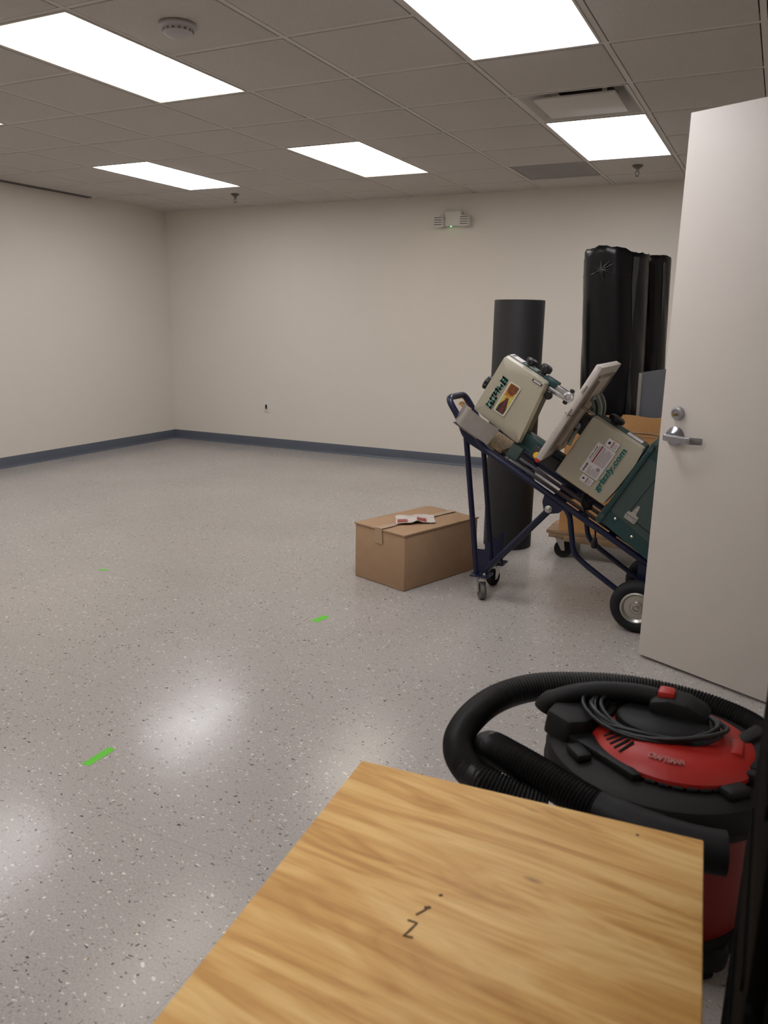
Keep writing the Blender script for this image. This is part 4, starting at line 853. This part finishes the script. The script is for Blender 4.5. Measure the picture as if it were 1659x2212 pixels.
# ================================================================== SHOP VACUUM
VC = Vector((-0.135, 1.735, 0)); t = thing('shop_vacuum', 'red and black wet-dry shop vacuum with a coiled hose', 'vacuum cleaner', VC)
def vc(x, y, z): return V(VC.x+x, VC.y+y, z)
MB().lathe([(0.0, 0.075), (0.20, 0.075), (0.212, 0.085), (0.235, 0.34), (0.243, 0.375), (0.0, 0.375)], VC, (0, 0, 1), 56).build('tank', 'vac_tank', t)
MB().lathe([(0.0, 0.05), (0.21, 0.05), (0.226, 0.06), (0.23, 0.10), (0.216, 0.105), (0.0, 0.105)], VC, (0, 0, 1), 48).build('base_ring', 'vac_black', t)
for k in range(4):
    a = PI/4+k*PI/2; c = V(VC.x+0.20*math.cos(a), VC.y+0.20*math.sin(a), 0)
    p_ = MB(); p_.lathe([(0, 0.05), (0.045, 0.05), (0.048, 0.075), (0.04, 0.1), (0, 0.1)], c, (0, 0, 1), 20); fo = p_.build('caster_arm', 'vac_black', t)
    n = Vector((-math.sin(a), math.cos(a), 0)); MB().lathe([(0, -0.012), (0.02, -0.012), (0.025, -0.007), (0.025, 0.007), (0.02, 0.012), (0, 0.012)], c+V(0, 0, 0.0252), n, 20).build('caster_wheel', 'rubber', fo)
lid = MB().lathe([(0.0, 0.376), (0.250, 0.368), (0.258, 0.378), (0.259, 0.425), (0.252, 0.440), (0.238, 0.446), (0.205, 0.450), (0.15, 0.452), (0, 0.452)], VC, (0, 0, 1), 64).build('lid', 'vac_lid', t)
MB().lathe([(0.254, 0.382), (0.2615, 0.386), (0.2615, 0.392), (0.254, 0.396)], VC, (0, 0, 1), 64).build('lid_rim', 'vac_black', lid)
# front inlet box on the lid band
ib = MB().prism(rrect(-0.11, 0.375, 0.045, 0.436, 0.014), 0, 0.03, lambda u, v, ww: vc(u, -0.2555-ww+0.9*(u+0.03)**2, v), bev=0.004).build('inlet_port', 'vac_black', lid)
# red motor dome with vents
dome = [(0.0, 0.452), (0.168, 0.452), (0.176, 0.457), (0.175, 0.466), (0.160, 0.480), (0.125, 0.492), (0.09, 0.497), (0.0, 0.499)]
DC = V(VC.x+0.025, VC.y-0.01, 0)
rd = MB().lathe(dome, DC, (0, 0, 1), 56, sx=1.02, sy=0.98).build('motor_cover', 'vac_red', t)
for k in range(5):
    a = math.radians(208+k*6); r = 0.142; c = V(DC.x+r*math.cos(a), DC.y+r*math.sin(a), 0.487); d = Vector((math.cos(a), math.sin(a), -0.42)).normalized()
    MB().tube([c-d*0.020, c+d*0.020], 0.0036, 6).build('vent_slot', 'dark_void', rd)
for k in range(7):
    a = math.radians(252+k*9); r = 0.1765; c = V(DC.x+r*math.cos(a), DC.y+r*math.sin(a), 0.4575); n = Vector((-math.sin(a), math.cos(a), 0)); MB().tube([c-n*0.010, c+n*0.010], 0.0036, 6).build('vent_slot', 'dark_void', rd)
lt = MB()
def dome_pt(u, v, o):
    a = math.radians(270)+u/0.15; r = 0.140-v*0.93; return V(DC.x+r*math.cos(a), DC.y+r*math.sin(a), 0.4885+v*0.30+o)
text_into(lt, 'CRAFTSMAN', -0.045, 0.0, 0.082, 0.016, dome_pt, bold=0.03, depth=0.0012); lt.build('lettering', 'letter_grey', rd)
# black head block at the left, handle bridge and switch
hb = MB(); poly = [(-0.262, -0.06), (-0.20, -0.10), (-0.165, -0.075), (-0.115, 0.0), (-0.10, 0.15), (-0.17, 0.17), (-0.245, 0.09)]
hb.prism(poly, 0.440, 0.500, lambda u, v, ww: vc(u*(1-0.5*(ww-0.44)), v*(1-0.5*(ww-0.44)), ww), bev=0.010); hb.build('head_block', 'vac_lid', t)
MB().prism([(-0.205, -0.085), (-0.035, -0.195), (-0.018, -0.185), (-0.10, -0.10), (-0.155, -0.055)], 0.449, 0.468, lambda u, v, ww: vc(u, v, ww), bev=0.004).build('edge_strap', 'vac_black', t)
MB().lathe([(0.0, 0.485), (1.0, 0.485), (1.04, 0.490), (1.0, 0.507), (0.9, 0.513), (0, 0.513)], vc(-0.005, 0.005, 0), (0, 0, 1), 40, sx=0.10, sy=0.078).build('cord_hub', 'vac_black', t)
hd = MB(); hp = smooth_path([vc(-0.275, 0.0, 0.468), vc(-0.262, 0.005, 0.490), vc(-0.215, 0.02, 0.513), vc(-0.15, 0.04, 0.528), vc(-0.08, 0.055, 0.532), vc(-0.03, 0.06, 0.530)], 6)
hd.tube(hp, [0.026]*8+[0.023]*(len(hp)-8), 14); hd.build('handle', 'vac_black', t)
sb = MB(); sb.prism([(-0.035, 0.500), (-0.042, 0.538), (0.0, 0.550), (0.045, 0.546), (0.085, 0.528), (0.094, 0.502), (0.075, 0.485), (0.0, 0.482)], 0.012, 0.095, lambda u, v, ww: vc(u, ww, v), bev=0.012)
so = sb.build('handle_block', 'vac_black', t)
MB().box((0.0, 0.0, 0.0), (0.038, 0.042, 0.022), fn=lambda u, v, ww: vc(-0.006+u, 0.052+v, 0.550+ww), bev=0.008).build('power_switch', 'vac_red', so)
# black latches and accessory clips on the lid
for a in (188, 222, 318, 345):
    q = math.radians(a); c = V(VC.x+0.213*math.cos(q), VC.y+0.213*math.sin(q), 0.449); n = Vector((-math.sin(q), math.cos(q), 0)); o = Vector((math.cos(q), math.sin(q), 0))
    MB().box((0, 0, 0), (0.058, 0.036, 0.022), fn=lambda u, v, ww: c+n*u+o*v+V(0, 0, ww+0.008), bev=0.008).build('lid_latch', 'vac_black', lid)
MB().prism([(0.125, -0.075), (0.235, -0.105), (0.24, -0.075), (0.13, -0.045)], 0.44, 0.475, lambda u, v, ww: vc(u, v, ww), bev=0.006).build('outlet_shroud', 'vac_black', lid)
MB().prism([(0.135, 0.02), (0.16, 0.005), (0.215, 0.10), (0.185, 0.125)], 0.44, 0.488, lambda u, v, ww: vc(u, v, ww), bev=0.006).build('side_shroud', 'vac_lid', lid)
MB().prism([(0.098, 0.10), (0.105, -0.03), (0.125, -0.078), (0.235, -0.06), (0.24, 0.09)], 0.449, 0.478, lambda u, v, ww: vc(u, v, ww), bev=0.006).build('blower_shroud', 'vac_black', lid)
ol = MB().bx((0.100, -0.050, 0.470), (0.132, 0.030, 0.490), fn=vc, bev=0.006).build('blower_label', 'vac_black', t)
MB().bx((0.136, -0.055, 0.470), (0.166, 0.012, 0.497), fn=vc, bev=0.007).build('blower_cap', 'vac_red', t)
# cord wound under the handle
cdm = MB(); rnd = random.Random(4)
for k in range(9):
    sx, sy, zz = rnd.uniform(0.108, 0.150), rnd.uniform(0.082, 0.096), rnd.uniform(0.490, 0.514); cxx = rnd.uniform(-0.045, -0.01); tl_ = rnd.uniform(-0.12, 0.12); ph0 = rnd.uniform(0, 6)
    cdm.tube([vc(cxx+sx*math.cos(a)*1.0, 0.0+sy*math.sin(a)+tl_*sx*math.cos(a)*0.4, zz+0.012*math.sin(2*a+ph0)+tl_*0.1*math.cos(a)) for a in [2*PI*i/28 for i in range(28)]], 0.0048, 7, closed=True)
cdm.build('power_cord', 'cord', t)
# corrugated hose: long loop round the back, and the run along the front to the inlet
def hose(pts, r, nm, n=14):
    p = resample(smooth_path(pts, 14), 0.0040); rs = [r*(1.0 if (i//1) % 2 else 0.89) for i in range(len(p))]
    return MB().tube(p, rs, n).build(nm, 'vac_hose', t, ang=75)
Z = 0.42
hose([V(-0.330, 1.478, 0.375), V(-0.40, 1.470, 0.388), V(-0.492, 1.480, 0.405), V(-0.558, 1.548, 0.415), V(-0.578, 1.650, 0.425), V(-0.552, 1.768, 0.44), V(-0.48, 1.855, 0.455), V(-0.38, 1.925, 0.455), V(-0.25, 1.985, 0.45), V(-0.12, 1.995, 0.445), V(-0.02, 1.975, 0.44), V(0.06, 1.925, 0.435), V(0.125, 1.835, 0.42), V(0.15, 1.73, 0.41)], 0.0365, 'hose')
hose([V(-0.505, 1.640, 0.335), V(-0.512, 1.622, 0.385), V(-0.492, 1.588, 0.418), V(-0.44, 1.553, 0.428), V(-0.36, 1.520, 0.425), V(-0.28, 1.492, 0.415), V(-0.215, 1.472, 0.408), V(-0.17, 1.462, 0.405)], 0.0385, 'hose')
MB().tube(smooth_path([V(-0.225, 1.474, 0.409), V(-0.17, 1.460, 0.405), V(-0.10, 1.450, 0.402), V(-0.03, 1.452, 0.40), V(0.02, 1.46, 0.40)], 5), [0.0405]*4+[0.042]*17, 18).build('hose_cuff', 'vac_black', t)
